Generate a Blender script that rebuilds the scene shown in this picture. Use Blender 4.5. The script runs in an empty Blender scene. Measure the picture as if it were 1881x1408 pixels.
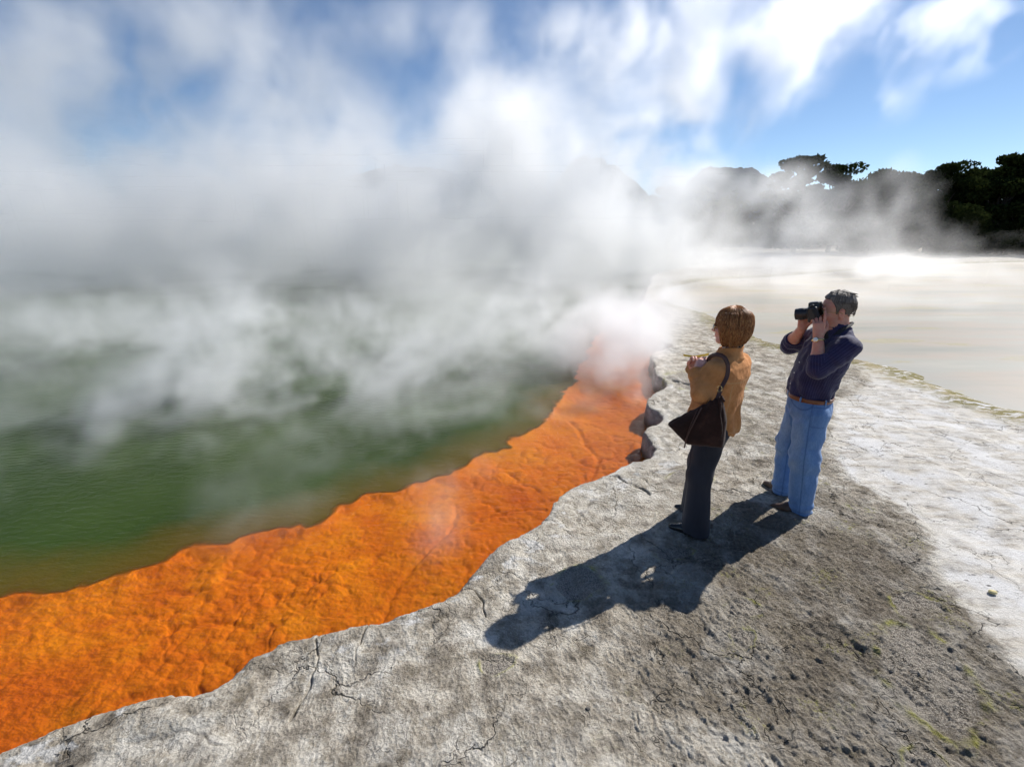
import bpy, math, random
import numpy as np
from mathutils import Vector, Matrix
R = math.radians
scene = bpy.context.scene
COL = scene.collection

# ---------------------------------------------------------------- camera
CAM_H, PITCH = 2.06, 18.25
cam_d = bpy.data.cameras.new('camera')
cam = bpy.data.objects.new('camera', cam_d)
COL.objects.link(cam)
cam.location = (0, 0, CAM_H)
cam.rotation_euler = (R(90 - PITCH), 0, 0)
cam_d.sensor_width = 36.0
cam_d.lens = 16.46
cam_d.clip_start = 0.05
cam_d.clip_end = 5000
scene.camera = cam

# ---------------------------------------------------------------- sky and sun
SUN_AZ = math.atan2(0.829, 0.558)      # clockwise from +Y
SUN_EL = R(41.5)
world = bpy.data.worlds.new('World')
scene.world = world
world.use_nodes = True
wn = world.node_tree
wn.nodes.clear()
wo = wn.nodes.new('ShaderNodeOutputWorld')
wb = wn.nodes.new('ShaderNodeBackground')
sky = wn.nodes.new('ShaderNodeTexSky')
sky.sky_type = 'NISHITA'
sky.sun_disc = False
sky.sun_elevation = SUN_EL
sky.sun_rotation = SUN_AZ
sky.altitude = 2200
sky.air_density = 1.0
sky.dust_density = 0.2
sky.ozone_density = 3.0
wb.inputs['Strength'].default_value = 0.092
wn.links.new(sky.outputs['Color'], wb.inputs['Color'])
wn.links.new(wb.outputs['Background'], wo.inputs['Surface'])

sun_d = bpy.data.lights.new('sun', 'SUN')
sun_d.energy = 5.0
sun_d.angle = R(0.5)
sun_d.color = (1.0, 0.96, 0.90)
sun = bpy.data.objects.new('sun', sun_d)
COL.objects.link(sun)
sd = Vector((math.sin(SUN_AZ) * math.cos(SUN_EL), math.cos(SUN_AZ) * math.cos(SUN_EL), math.sin(SUN_EL)))
sun.rotation_euler = (-sd).to_track_quat('-Z', 'Y').to_euler()

scene.view_settings.view_transform = 'Standard'
scene.view_settings.look = 'None'
scene.view_settings.gamma = 1.0
scene.view_settings.exposure = 0.32
scene.render.engine = 'CYCLES'
cy = scene.cycles
cy.max_bounces = 12
cy.diffuse_bounces = 2
cy.glossy_bounces = 2
cy.transmission_bounces = 4
cy.transparent_max_bounces = 12
cy.volume_bounces = 7
cy.volume_step_rate = 1.0
cy.volume_max_steps = 128
cy.use_adaptive_sampling = True
cy.adaptive_threshold = 0.04
cy.use_denoising = True
cy.caustics_reflective = False
cy.caustics_refractive = False


# ---------------------------------------------------------------- helpers
def noise_hash(ix, iy, iz, seed):
    h = (ix.astype(np.int64) * 374761393 + iy.astype(np.int64) * 668265263 + iz.astype(np.int64) * 2147483647 + seed * 974634777) & 0xFFFFFFFF
    h = ((h ^ (h >> 13)) * 1274126177) & 0xFFFFFFFF
    h = (h ^ (h >> 16)) & 0xFFFFFFFF
    h = ((h * 2246822519) & 0xFFFFFFFF) ^ (h >> 15)
    return (h & 0xFFFFFF).astype(np.float32) / float(0xFFFFFF)


def vnoise2(x, y, seed=0):
    """smooth value noise in 0..1"""
    xi = np.floor(x); yi = np.floor(y)
    fx = (x - xi).astype(np.float32); fy = (y - yi).astype(np.float32)
    fx = fx * fx * fx * (fx * (fx * 6 - 15) + 10); fy = fy * fy * fy * (fy * (fy * 6 - 15) + 10)
    xi = xi.astype(np.int64); yi = yi.astype(np.int64); z = np.zeros_like(xi)
    a = noise_hash(xi, yi, z, seed); b = noise_hash(xi + 1, yi, z, seed)
    c = noise_hash(xi, yi + 1, z, seed); d = noise_hash(xi + 1, yi + 1, z, seed)
    return (a + (b - a) * fx) * (1 - fy) + (c + (d - c) * fx) * fy


def fbm2(x, y, freq, octv, seed=0, gain=0.5, lac=2.03):
    s = np.zeros(x.shape, np.float32); a = 1.0; t = 0.0
    ca, sa = math.cos(0.7), math.sin(0.7)
    for o in range(octv):
        s += a * (vnoise2(x * freq + 17.1 * o, y * freq - 9.3 * o, seed + o) * 2 - 1)
        t += a; a *= gain; freq *= lac
        x, y = x * ca - y * sa, x * sa + y * ca
    return s / t


def vnoise3(x, y, z, seed=0):
    xi = np.floor(x); yi = np.floor(y); zi = np.floor(z)
    fx = x - xi; fy = y - yi; fz = z - zi
    fx = fx * fx * (3 - 2 * fx); fy = fy * fy * (3 - 2 * fy); fz = fz * fz * (3 - 2 * fz)
    xi = xi.astype(np.int64); yi = yi.astype(np.int64); zi = zi.astype(np.int64)
    r = 0
    for dz in (0, 1):
        for dy in (0, 1):
            for dx in (0, 1):
                w = (fx if dx else 1 - fx) * (fy if dy else 1 - fy) * (fz if dz else 1 - fz)
                r = r + w * noise_hash(xi + dx, yi + dy, zi + dz, seed)
    return r


def fbm3(p, freq, octv, seed=0, gain=0.5):
    s = 0; a = 1.0; t = 0
    for o in range(octv):
        s = s + a * (vnoise3(p[:, 0] * freq + 3.3 * o, p[:, 1] * freq + 5.1 * o, p[:, 2] * freq, seed + o) * 2 - 1)
        t += a; a *= gain; freq *= 2.07
    return s / t


def sstep(a, b, x):
    t = np.clip((x - a) / (b - a), 0, 1)
    return t * t * (3 - 2 * t)


def tag(o, label=None, cat=None, group=None, kind=None):
    if label: o['label'] = label
    if cat: o['category'] = cat
    if group: o['group'] = group
    if kind: o['kind'] = kind
    return o


def link(name, me, mat=None, parent=None):
    o = bpy.data.objects.new(name, me)
    COL.objects.link(o)
    if mat is not None: me.materials.append(mat)
    if parent is not None: o.parent = parent
    return o


def mesh_np(name, verts, faces, smooth=True):
    """verts (N,3), faces (M,k) array"""
    me = bpy.data.meshes.new(name)
    verts = np.ascontiguousarray(verts, dtype=np.float32); faces = np.ascontiguousarray(faces, dtype=np.int32)
    me.vertices.add(len(verts)); me.vertices.foreach_set('co', verts.ravel())
    k = faces.shape[1]
    me.loops.add(faces.size); me.loops.foreach_set('vertex_index', faces.ravel())
    me.polygons.add(len(faces)); me.polygons.foreach_set('loop_start', np.arange(len(faces), dtype=np.int32) * k)
    me.polygons.foreach_set('loop_total', np.full(len(faces), k, np.int32))
    me.update(calc_edges=True)
    me.validate()
    me.polygons.foreach_set('use_smooth', np.full(len(me.polygons), smooth))
    return me


def set_attr(me, name, arr):
    a = me.attributes.new(name, 'FLOAT', 'POINT')
    a.data.foreach_set('value', np.ascontiguousarray(arr, dtype=np.float32).ravel())


class NT:
    """tiny node-tree helper"""
    def __init__(self, name):
        self.m = bpy.data.materials.new(name)
        self.m.use_nodes = True
        self.t = self.m.node_tree
        self.t.nodes.clear()
        self.out = self.t.nodes.new('ShaderNodeOutputMaterial')

    def n(self, typ, ins=None, **kw):
        nd = self.t.nodes.new(typ)
        for k, v in kw.items(): setattr(nd, k, v)
        for k, v in (ins or {}).items(): self.s(nd.inputs[k], v)
        return nd

    def s(self, sock, v):
        if isinstance(v, bpy.types.NodeSocket): self.t.links.new(v, sock)
        elif isinstance(v, bpy.types.Node): self.t.links.new(v.outputs[0], sock)
        else:
            if isinstance(v, tuple) and len(v) == 3 and sock.type == 'RGBA': v = (*v, 1)
            sock.default_value = v

    def math(self, op, a, b=None, c=None, clamp=False):
        nd = self.n('ShaderNodeMath', operation=op, use_clamp=clamp)
        for i, v in enumerate((a, b, c)):
            if v is not None: self.s(nd.inputs[i], v)
        return nd.outputs[0]

    def noise(self, scale, detail=4, rough=0.55, vec=None, dist=0.0):
        nd = self.n('ShaderNodeTexNoise', {'Scale': scale, 'Detail': detail, 'Roughness': rough, 'Distortion': dist})
        self.s(nd.inputs['Vector'], vec if vec is not None else self.pos())
        return nd.outputs[0]

    def voro(self, scale, vec=None, feature='F1', out=0, rand=1.0):
        nd = self.n('ShaderNodeTexVoronoi', {'Scale': scale, 'Randomness': rand}, feature=feature)
        self.s(nd.inputs['Vector'], vec if vec is not None else self.pos())
        return nd.outputs[out]

    def pos(self):
        if not hasattr(self, '_p'): self._p = self.n('ShaderNodeTexCoord').outputs['Object']
        return self._p

    def mapped(self, scale=(1, 1, 1), rot=(0, 0, 0), vec=None):
        nd = self.n('ShaderNodeMapping', {'Scale': scale, 'Rotation': rot})
        self.s(nd.inputs['Vector'], vec if vec is not None else self.pos())
        return nd.outputs[0]

    def attr(self, name):
        return self.n('ShaderNodeAttribute', attribute_name=name).outputs['Fac']

    def ramp(self, fac, stops, interp='LINEAR'):
        nd = self.n('ShaderNodeValToRGB')
        nd.color_ramp.interpolation = interp
        el = nd.color_ramp.elements
        while len(el) < len(stops): el.new(0.5)
        for e, (p, c) in zip(el, stops):
            e.position = p
            e.color = (c, c, c, 1) if isinstance(c, (int, float)) else (*c, 1)
        self.s(nd.inputs[0], fac)
        return nd.outputs[0]

    def mix(self, fac, a, b, blend='MIX'):
        nd = self.n('ShaderNodeMix', data_type='RGBA', blend_type=blend)
        self.s(nd.inputs[0], fac); self.s(nd.inputs[6], a); self.s(nd.inputs[7], b)
        return nd.outputs[2]

    def bump(self, h, strength=0.5, dist=0.01, normal=None):
        nd = self.n('ShaderNodeBump', {'Strength': strength, 'Distance': dist, 'Height': h})
        if normal is not None: self.s(nd.inputs['Normal'], normal)
        return nd.outputs[0]

    def surf(self, color, rough=0.8, normal=None, **kw):
        nd = self.n('ShaderNodeBsdfPrincipled', {'Base Color': color, 'Roughness': rough})
        for k, v in kw.items(): self.s(nd.inputs[k.replace('_', ' ')], v)
        if normal is not None: self.s(nd.inputs['Normal'], normal)
        self.t.links.new(nd.outputs[0], self.out.inputs['Surface'])
        self.m['done'] = 1
        return self.m


def smooth_poly(pts, it=1):
    p = np.array(pts, float)
    for _ in range(it):                      # Chaikin
        q = np.roll(p, -1, 0)
        a = p * .75 + q * .25; b = p * .25 + q * .75
        p = np.stack([a, b], 1).reshape(-1, 2)
    return p


def sdf_poly(poly, x, y, band=None):
    """signed distance, positive outside the closed polygon"""
    n = len(poly)
    d2 = np.full(x.shape, 1e9, np.float32); inside = np.zeros(x.shape, bool)
    for i in range(n):
        ax, ay = poly[i]; bx, by = poly[(i + 1) % n]
        ex, ey = bx - ax, by - ay
        L = ex * ex + ey * ey
        t = np.clip(((x - ax) * ex + (y - ay) * ey) / L, 0, 1)
        dx = x - ax - t * ex; dy = y - ay - t * ey
        np.minimum(d2, dx * dx + dy * dy, out=d2)
        c = ((ay > y) != (by > y)) & (x < ex * (y - ay) / (ey if abs(ey) > 1e-9 else 1e-9) + ax)
        inside ^= c
    d = np.sqrt(d2)
    return np.where(inside, -d, d)




def tube_mesh(name, pts, rad, seg=8, closed=False, flat=1.0, up=(0, 0, 1)):
    """tube or strap along points; flat<1 squashes it along 'up'"""
    pts = [Vector(p) for p in pts]; n = len(pts); V = []; F = []
    for i, p in enumerate(pts):
        if closed: t = pts[(i + 1) % n] - pts[i - 1]
        else: t = pts[min(i + 1, n - 1)] - pts[max(i - 1, 0)]
        t.normalize(); s_ = t.cross(Vector(up))
        if s_.length < 1e-4: s_ = t.cross(Vector((1, 0, 0)))
        s_.normalize(); w_ = s_.cross(t).normalized()
        r = rad[i] if isinstance(rad, (list, tuple)) else rad
        for k in range(seg):
            a = 2 * math.pi * k / seg
            V.append(p + s_ * math.cos(a) * r + w_ * math.sin(a) * r * flat)
    m_ = n if closed else n - 1
    for i in range(m_):
        for k in range(seg):
            j = (i + 1) % n
            F.append((i * seg + k, i * seg + (k + 1) % seg, j * seg + (k + 1) % seg, j * seg + k))
    me = bpy.data.meshes.new(name)
    if not closed: F += [tuple(range(seg))[::-1], tuple(range((n - 1) * seg, n * seg))]
    me.from_pydata([tuple(v) for v in V], [], F); me.update()
    me.polygons.foreach_set('use_smooth', [True] * len(me.polygons))
    return me


def spline(pts, n=8):
    P = [Vector(p) for p in pts]; out = []
    for i in range(len(P) - 1):
        p0 = P[max(i - 1, 0)]; p1 = P[i]; p2 = P[i + 1]; p3 = P[min(i + 2, len(P) - 1)]
        for k in range(n):
            t = k / n
            out.append(0.5 * ((2 * p1) + (p2 - p0) * t + (2 * p0 - 5 * p1 + 4 * p2 - p3) * t * t + (3 * p1 - p0 - 3 * p2 + p3) * t ** 3))
    out.append(P[-1]); return out


def plain(name, col, rough=0.5, metal=0.0, bump=None, **kw):
    m = NT(name)
    nz = m.noise(30, 4, .6)
    c = m.mix(m.ramp(nz, [(0.3, 0.0), (0.7, 1.0)]), col, tuple(min(1, v * 1.35 + .004) for v in col))
    return m.surf(c, rough, m.bump(m.noise(bump or 90, 3, .6), 0.2, 0.002), Metallic=metal, **kw)


# ---------------------------------------------------------------- shoreline outlines (metres, x right, y forward)
RIM = [(-30, -6), (-12, -1.6), (-7, 0.1), (-4.5, 0.85), (-3.2, 1.16), (-2.6, 1.32),
 (-2.18, 1.42), (-2.09, 1.47), (-2.0, 1.53), (-1.91, 1.59), (-1.78, 1.65), (-1.58, 1.67), (-1.44, 1.67), (-1.37, 1.75), (-1.33, 1.87), (-1.22, 1.94), (-1.04, 2.01), (-0.88, 2.05), (-0.73, 2.08), (-0.57, 2.16), (-0.45, 2.22), (-0.32, 2.31), (-0.26, 2.47), (-0.15, 2.65), (-0.0, 2.8), (0.2, 2.93), (0.29, 3.14), (0.35, 3.29), (0.55, 3.46), (0.88, 3.63), (1.05, 3.84), (1.27, 3.95), (1.39, 4.09), (1.42, 4.34), (1.38, 4.52), (1.49, 4.74), (1.64, 4.8), (1.76, 4.98), (1.72, 5.14), (1.66, 5.3), (1.70, 5.51), (1.86, 5.8), (2.10, 6.05), (2.14, 6.35), (2.14, 6.6), (2.27, 7.13), (2.3, 7.59), (2.51, 8.07), (2.78, 8.27), (3.01, 8.43), (2.85, 8.83), (2.77, 9.21), (2.93, 9.96), (3.06, 10.9), (3.36, 12.45), (3.95, 14.25), (4.63, 16.46), (5.54, 19.04), (6.5, 22.5), (9.5, 27), (15, 33), (22, 43), (24, 58), (10, 74), (-20, 84), (-60, 80), (-85, 55), (-85, 15), (-60, -4)]
TER = [(30, -8), (14, -2), (9.5, 1.5), (7.2, 3.8), (6.15, 5.24), (6.02, 5.67), (6.09, 6.22), (6.18, 6.89), (5.97, 7.52), (5.66, 7.88), (5.33, 8.27), (5.07, 8.69), (4.96, 9.31), (4.95, 10.26), (5.0, 11.26), (5.07, 12.45), (4.81, 13.39), (4.71, 14.48), (4.93, 16.03), (5.74, 17.58), (6.74, 19.04), (8.42, 20.54), (10.27, 21.49), (12.01, 22.01), (15.25, 24.0), (25.51, 29.73), (36, 33), (60, 34), (90, 20), (90, -8)]
SHELF = [(-20, -2), (-9, 1.2), (-5.5, 2.0), (-4.2, 2.3), (-3.33, 2.46), (-3.21, 2.52), (-2.99, 2.47), (-2.84, 2.55), (-2.69, 2.68), (-2.44, 2.82), (-2.42, 2.97), (-2.2, 3.01), (-2.07, 3.07), (-1.78, 3.19), (-1.6, 3.26), (-1.5, 3.48), (-1.19, 3.75), (-0.82, 3.89), (-0.5, 4.21), (-0.24, 4.58), (0.12, 4.93), (0.4, 5.33), (0.59, 6.0), (0.88, 6.57), (1.05, 7.25), (1.39, 8.64), (2.0, 10.62), (2.9, 12.0), (4.2, 12.9), (8, 14), (60, 16), (60, -20)]


WATER_Z = -0.20


def polar_grid(az0, az1, daz, r0, r1, ratio, outer=None):
    az = np.arange(az0, az1, daz)
    nr = int(math.log(r1 / r0) / math.log(ratio)) + 1
    r = r0 * ratio ** np.arange(nr)
    return az, r


def polar_mesh_arrays(az, r, closed):
    A, Rr = np.meshgrid(np.radians(az), r)
    x = (np.sin(A) * Rr).astype(np.float32); y = (np.cos(A) * Rr).astype(np.float32)
    na, nr = len(az), len(r)
    i = np.arange((nr - 1) * (na if closed else na - 1))
    w = na if closed else na - 1
    rr = i // w; cc = i % w; c2 = (cc + 1) % na
    f = np.stack([rr * na + cc, rr * na + c2, (rr + 1) * na + c2, (rr + 1) * na + cc], 1)
    return x.ravel(), y.ravel(), f


def seg_dist(x, y, pts):
    d = np.full(x.shape, 1e9, np.float32)
    for (ax, ay), (bx, by) in zip(pts[:-1], pts[1:]):
        ex, ey = bx - ax, by - ay
        t = np.clip(((x - ax) * ex + (y - ay) * ey) / (ex * ex + ey * ey), 0, 1)
        np.minimum(d, np.hypot(x - ax - t * ex, y - ay - t * ey), out=d)
    return d


rimP = smooth_poly(RIM, 1); terP = smooth_poly(TER, 1); shelfP = smooth_poly(SHELF, 1)

# dense polar sampling in front, coarse all round
az = np.concatenate([np.arange(-60, 60, 0.13), np.arange(60, 300, 3.0)])
rad = np.concatenate([[0.001, 0.2, 0.4, 0.6], 0.75 * 1.0032 ** np.arange(int(math.log(14 / 0.75) / math.log(1.0032)))])
rad = np.concatenate([rad, rad[-1] * 1.02 ** np.arange(1, 190)])
gx, gy, gf = polar_mesh_arrays(az, rad, True)
wx = gx + 0.05 * fbm2(gx, gy, 2.2, 4, 5) + 0.018 * fbm2(gx, gy, 14, 3, 8)
wy = gy + 0.05 * fbm2(gx, gy, 2.2, 4, 15) + 0.018 * fbm2(gx, gy, 14, 3, 18)
sR = sdf_poly(rimP, wx, wy)          # >0 on land
sT = sdf_poly(terP, wx, wy)


def shelf_dist(x, y):                 # <0 over the orange shelf
    return sdf_poly(shelfP, x + 0.13 * fbm2(x, y, 2.6, 3, 25) + .05 * fbm2(x, y, 8, 2, 26), y + 0.13 * fbm2(x, y, 2.6, 3, 35) + .05 * np.abs(fbm2(x, y, 5, 2, 36)) + .025 * np.abs(fbm2(x, y, 13, 2, 37)))


def crack(pts, w, seed):
    jx = 0.03 * fbm2(gx, gy, 9, 3, seed); jy = 0.03 * fbm2(gx, gy, 9, 3, seed + 7)
    return np.exp(-(seg_dist(gx + jx, gy + jy, pts) / w) ** 2)


# zone masks (1 = the zone)
bx = gx + 0.25 * fbm2(gx, gy, 1.1, 4, 41); by = gy + 0.25 * fbm2(gx, gy, 1.1, 4, 51)
WHITE = [(2.49, 1.2), (2.52, 1.9), (2.66, 2.3), (2.86, 2.65), (3.04, 3.0), (2.98, 3.3), (2.9, 3.62), (3.3, 4.5), (4.2, 5.6), (5.2, 6.4), (5.7, 7.5), (7, 8), (9, 6), (9, 0), (4, 0)]
wdist = sdf_poly(smooth_poly(WHITE, 1), gx + 0.10 * fbm2(gx, gy, 1.7, 4, 43), gy + 0.10 * fbm2(gx, gy, 1.7, 4, 53))
zw = 1 - sstep(-0.10, 0.10, wdist)
rough_zone = sstep(0.35, 1.3, sR + 0.35 * fbm2(gx, gy, 1.2, 3, 61)) * (0.25 + .75 * sstep(.3, 1.3, gx + .5 * fbm2(gx, gy, 1.3, 3, 67))) * (1 - zw) * (1 - sstep(4.5, 8, np.hypot(gx, gy)) * 0.5)
brown = rough_zone * np.exp(-(((gx - 1.9) / 1.25) ** 2 + ((gy - 2.1) / 1.1) ** 2))
brown = np.clip(brown * 1.3 + 0.25 * fbm2(gx, gy, 2.3, 3, 77) * rough_zone, 0, 1)
lit_rim = np.exp(-np.clip(sR, 0, 9) / 0.35) * sstep(-0.4, 1.0, gx + 0.2 * gy)  # cream rim band, with its sunlit whitening painted into the colour

# crust relief: ridged crumbly noise, elongated pits
fade = 1 - sstep(7, 16, np.hypot(gx, gy))
a1 = fbm2(gx, gy, 1.3, 4, 1)
a2 = fbm2(gx, gy, 7.0, 4, 2)
u = gx * 0.85 + gy * 0.52; v = -gx * 0.52 + gy * 0.85
rg = 1 - np.abs(fbm2(u * 1.35 + 0.09 * a2, v * 0.62 + .04 * a2, 15, 5, 3, .6)) * 2.4      # ridges
rg = np.clip(rg, 0, 1)
pits = np.clip(0.40 - vnoise2(gx * 46 + 3 * a2, gy * 46, 9), 0, 1) * 2
fine = fbm2(gx, gy, 60, 3, 6)
amp = 0.3 + 0.7 * rough_zone
amp = amp * (1 - 0.75 * zw)
near = np.hypot(gx, gy)
def ledges(f, seed, cuts, w):
    q = fbm2(gx + 0.05 * a2, gy + 0.05 * fbm2(gx, gy, 6, 3, seed + 5), f, 6, seed, 0.58)
    return sum(sstep(c - w, c + w, q) for c in cuts) / len(cuts)


plates = ledges(2.6, 201, (-.18, .02, .2), .012) * 2
crumbs = ledges(9.0, 211, (.0, .2), .035)
rough_n = sstep(.1, .7, rough_zone + .35 * fbm2(gx, gy, 1.6, 3, 221))
H = 0.030 * a1 + amp * (0.012 * a2 + 0.012 * (rg ** 2 - 0.5) - 0.003 * pits + 0.005 * fine * (1 - sstep(4, 7, near))) \
    + (0.25 + .75 * rough_n) * (1 - .6 * zw) * 0.006 * plates + (0.15 + .85 * rough_n) * (1 - .8 * zw) * 0.007 * crumbs
# lichen-rimmed bare scabs: slightly sunk ovals of gravel
SCABS = [(2.02, 1.72, .19, .32, -.5), (1.66, 1.25, .10, .12, .2), (1.32, 2.12, .10, .09, 0), (1.22, 1.92, .06, .06, 0), (2.3, 2.15, .16, .09, .3), (2.5, 1.3, .14, .2, .0), (-.07, 1.78, .09, .05, .2), (0.42, 2.35, .16, .12, .5), (1.08, 2.62, .14, .06, .1), (1.55, 3.6, .2, .12, 0), (2.7, 6.3, .5, .5, 0)]
scab = np.zeros_like(gx); scab_rim = np.zeros_like(gx)
for (cx, cy_, ra, rb, an) in SCABS:
    dx = gx - cx + 0.05 * a2; dy = gy - cy_ + 0.05 * fbm2(gx, gy, 8, 3, 92)
    q = np.hypot((dx * math.cos(an) + dy * math.sin(an)) / ra, (-dx * math.sin(an) + dy * math.cos(an)) / rb)
    scab = np.maximum(scab, 1 - sstep(0.88, 1.0, q)); scab_rim = np.maximum(scab_rim, np.exp(-((q - 1.06) / 0.10) ** 2))
H += scab * (-0.006 + 0.004 * fbm2(gx, gy, 70, 2, 96)) + 0.004 * scab_rim
CRACKS = [([(0.55, 3.62), (0.92, 3.62), (1.00, 3.5), (1.13, 3.36)], .012, .05), ([(-1.05, 2.06), (-1.03, 1.95), (-1.0, 1.85), (-.98, 1.66), (-.97, 1.5)], .007, .035),
          ([(-.82, 2.12), (-.80, 2.0), (-.79, 1.85), (-.77, 1.75)], .006, .02), ([(-.34, 2.32), (-.24, 2.27), (-.18, 2.2), (-.16, 2.1)], .007, .02), ([(0.2, 3.05), (.32, 2.95), (.42, 2.82)], .006, .02),
          ([(-1.62, 1.38), (-1.4, 1.44), (-1.2, 1.38), (-1.12, 1.43)], .010, .012), ([(2.72, 6.0), (2.3, 6.35)], .03, .08), ([(2.9, 8.3), (2.3, 7.9)], .03, .07),
          ([(3.6, 4.1), (4.0, 3.7), (4.2, 3.2), (4.5, 2.6), (4.7, 2.0)], .009, .018), ([(3.3, 4.9), (4.3, 4.5), (5.2, 4.0), (5.9, 3.2)], .009, .016), ([(3.9, 2.5), (4.4, 2.2), (4.8, 1.6)], .008, .014),
          ([(2.25, 1.95), (2.2, 1.7), (2.28, 1.5), (2.4, 1.35)], .011, .016), ([(3.2, 2.9), (3.9, 2.6)], .006, .01), ([(2.9, 5.2), (3.8, 5.1), (5.0, 4.9), (5.8, 4.7)], .01, .014)]
crk = np.zeros_like(gx)
for i, (pts, w, dep) in enumerate(CRACKS):
    c = crack(pts, w * .55, 300 + 11 * i) * (.45 + .55 * sstep(-.3, .2, fbm2(gx, gy, 5, 2, 333 + i))); H -= dep * c; crk = np.maximum(crk, c)
# smooth folds running along the bank
H += 0.010 * np.sin(sR * 34 + 3 * a2 + 2 * a1) * np.exp(-((sR - 0.22) / 0.16) ** 2) * fade
sharp = sstep(2.4, 3.4, gy)
lip = (0.035 - .02 * sharp) * np.exp(-((sR - 0.10) / 0.12) ** 2)
Zt = H * fade + 0.012 * a1 * (1 - fade) + lip
Zt -= (0.16 * (1 - sharp) + .02 * sharp) * np.exp(-np.clip(sR, 0, 9) / (0.05 - .03 * sharp)) * (1 - sstep(1.3, 2.0, gy) * 0.6)      # rounded bank, softer on the near left
Zt = np.where(sR < 0, Zt - 0.62 * (1 - np.exp(sR / (0.045 - .02 * sharp))), Zt)
# the terrace: ground slips under the shallow milky water
Zt = np.where(sT < 0.35, Zt - 0.10 * sstep(0.35, -0.4, sT) , Zt)
dist = np.hypot(gx, gy)
Zt += sstep(45, 120, dist) * 1.2 + sstep(120, 400, dist) * 6
gme_keep = sR > -0.45
keepf = gme_keep[gf].any(1)
used = np.zeros(len(gx), bool); used[gf[keepf].ravel()] = True
remap = np.cumsum(used) - 1
gme = mesh_np('ground', np.stack([gx, gy, Zt], 1)[used], remap[gf[keepf]])
for nm, arr in (('white', zw), ('rough', rough_zone), ('brown', brown), ('rimlit', lit_rim), ('scab', scab), ('scabrim', scab_rim), ('crack', crk), ('plate', plates * .5), ('crumb', crumbs), ('rimd', sR), ('terd', sT), ('wdist', wdist)):
    set_attr(gme, nm, np.asarray(arr)[used])

m = NT('sinter_crust')
P_ = m.pos()
n_big = m.noise(1.6, 5, 0.6); n_mid = m.noise(7, 6, 0.65); n_fine = m.noise(42, 6, 0.7); n_grit = m.noise(160, 4, 0.75)
streak = m.noise(9, 5, 0.6, m.mapped((0.35, 1.6, 1), (0, 0, R(32))))
base = m.ramp(m.math('ADD', m.math('MULTIPLY', n_mid, .8), m.math('MULTIPLY', n_fine, .2)), [(0.36, (0.125, 0.103, 0.078)), (0.45, (0.275, 0.240, 0.19)), (0.53, (0.46, 0.41, 0.335)), (0.63, (0.66, 0.61, 0.52))])
pale = m.ramp(n_mid, [(0.28, (0.40, 0.37, 0.32)), (0.5, (0.58, 0.545, 0.48)), (0.68, (0.72, 0.69, 0.63))])
dark = m.ramp(n_fine, [(0.34, (0.055, 0.044, 0.033)), (0.50, (0.125, 0.102, 0.076)), (0.66, (0.26, 0.225, 0.175))])
tan = m.ramp(n_fine, [(0.3, (0.30, 0.235, 0.14)), (0.6, (0.48, 0.40, 0.26))])
col = m.mix(m.math('MULTIPLY', m.ramp(m.math('ADD', m.attr('rough'), m.math('MULTIPLY', m.math('SUBTRACT', n_big, 0.5), 1.2)), [(0.15, 0.0), (0.95, 1.0)]), 0.22), base, dark)
col = m.mix(m.ramp(m.math('ADD', m.attr('brown'), m.math('MULTIPLY', m.math('SUBTRACT', n_mid, 0.5), 1.4)), [(0.15, 0), (0.85, 0.85)]), col, dark)
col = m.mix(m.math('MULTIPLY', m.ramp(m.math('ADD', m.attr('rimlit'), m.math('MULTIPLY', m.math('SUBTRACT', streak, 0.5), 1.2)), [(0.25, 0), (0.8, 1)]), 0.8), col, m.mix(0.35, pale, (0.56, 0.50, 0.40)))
patch = m.ramp(m.noise(2.4, 6, 0.68, m.mapped((1, 1, 1), (0, 0, 1.0))), [(0.50, 0), (0.60, 1.0)])
col = m.mix(m.math('MULTIPLY', m.ramp(m.attr('crumb'), [(0.0, 0.4), (0.4, 0.0)]), m.math('ADD', 0.15, m.math('MULTIPLY', m.attr('rough'), 0.6))), col, (0.075, 0.062, 0.047))
col = m.mix(m.math('MULTIPLY', m.ramp(m.attr('plate'), [(0.55, 0.0), (1.0, 0.5)]), n_big), col, pale)
col = m.mix(m.math('MULTIPLY', m.math('MULTIPLY', patch, 0.8), m.math('SUBTRACT', 1.0, m.math('MULTIPLY', m.attr('brown'), .7))), col, pale)
wm = m.ramp(m.math('ADD', m.attr('white'), m.math('MULTIPLY', m.math('SUBTRACT', n_mid, 0.5), 0.9)), [(0.3, 0), (0.7, 1)])
wcol = m.mix(m.ramp(streak, [(0.42, 0.0), (0.62, 0.75)]), m.mix(0.5, pale, (0.55, 0.54, 0.53)), base)
wcol = m.mix(m.ramp(m.noise(3.2, 3, .5), [(0.50, 0), (0.6, 0.75)]), wcol, (0.62, 0.615, 0.61))
wcol = m.mix(m.math('MULTIPLY', m.ramp(m.voro(16, m.mapped((0.6, 1.2, 1), (0, 0, 0.5))), [(0.10, 1), (0.19, 0)]), m.ramp(n_big, [(0.45, 0), (0.6, 1)])), wcol, (0.10, 0.095, 0.09))
col = m.mix(wm, col, wcol)
edge = m.n('ShaderNodeMath', {0: m.attr('wdist')}, operation='ABSOLUTE').outputs[0]
col = m.mix(m.math('MULTIPLY', m.ramp(edge, [(0.0, 1), (0.14, 0)]), m.ramp(n_mid, [(0.4, 0), (0.6, 0.7)])), col, (0.52, 0.49, 0.43))
wv = m.n('ShaderNodeVectorMath', {0: P_, 1: m.n('ShaderNodeVectorMath', {0: m.n('ShaderNodeTexNoise', {'Vector': P_, 'Scale': 2.2, 'Detail': 5.0, 'Roughness': 0.65}).outputs['Color'], 1: (0.55, 0.55, 0.0)}, operation='MULTIPLY').outputs[0]}, operation='ADD').outputs[0]
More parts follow.
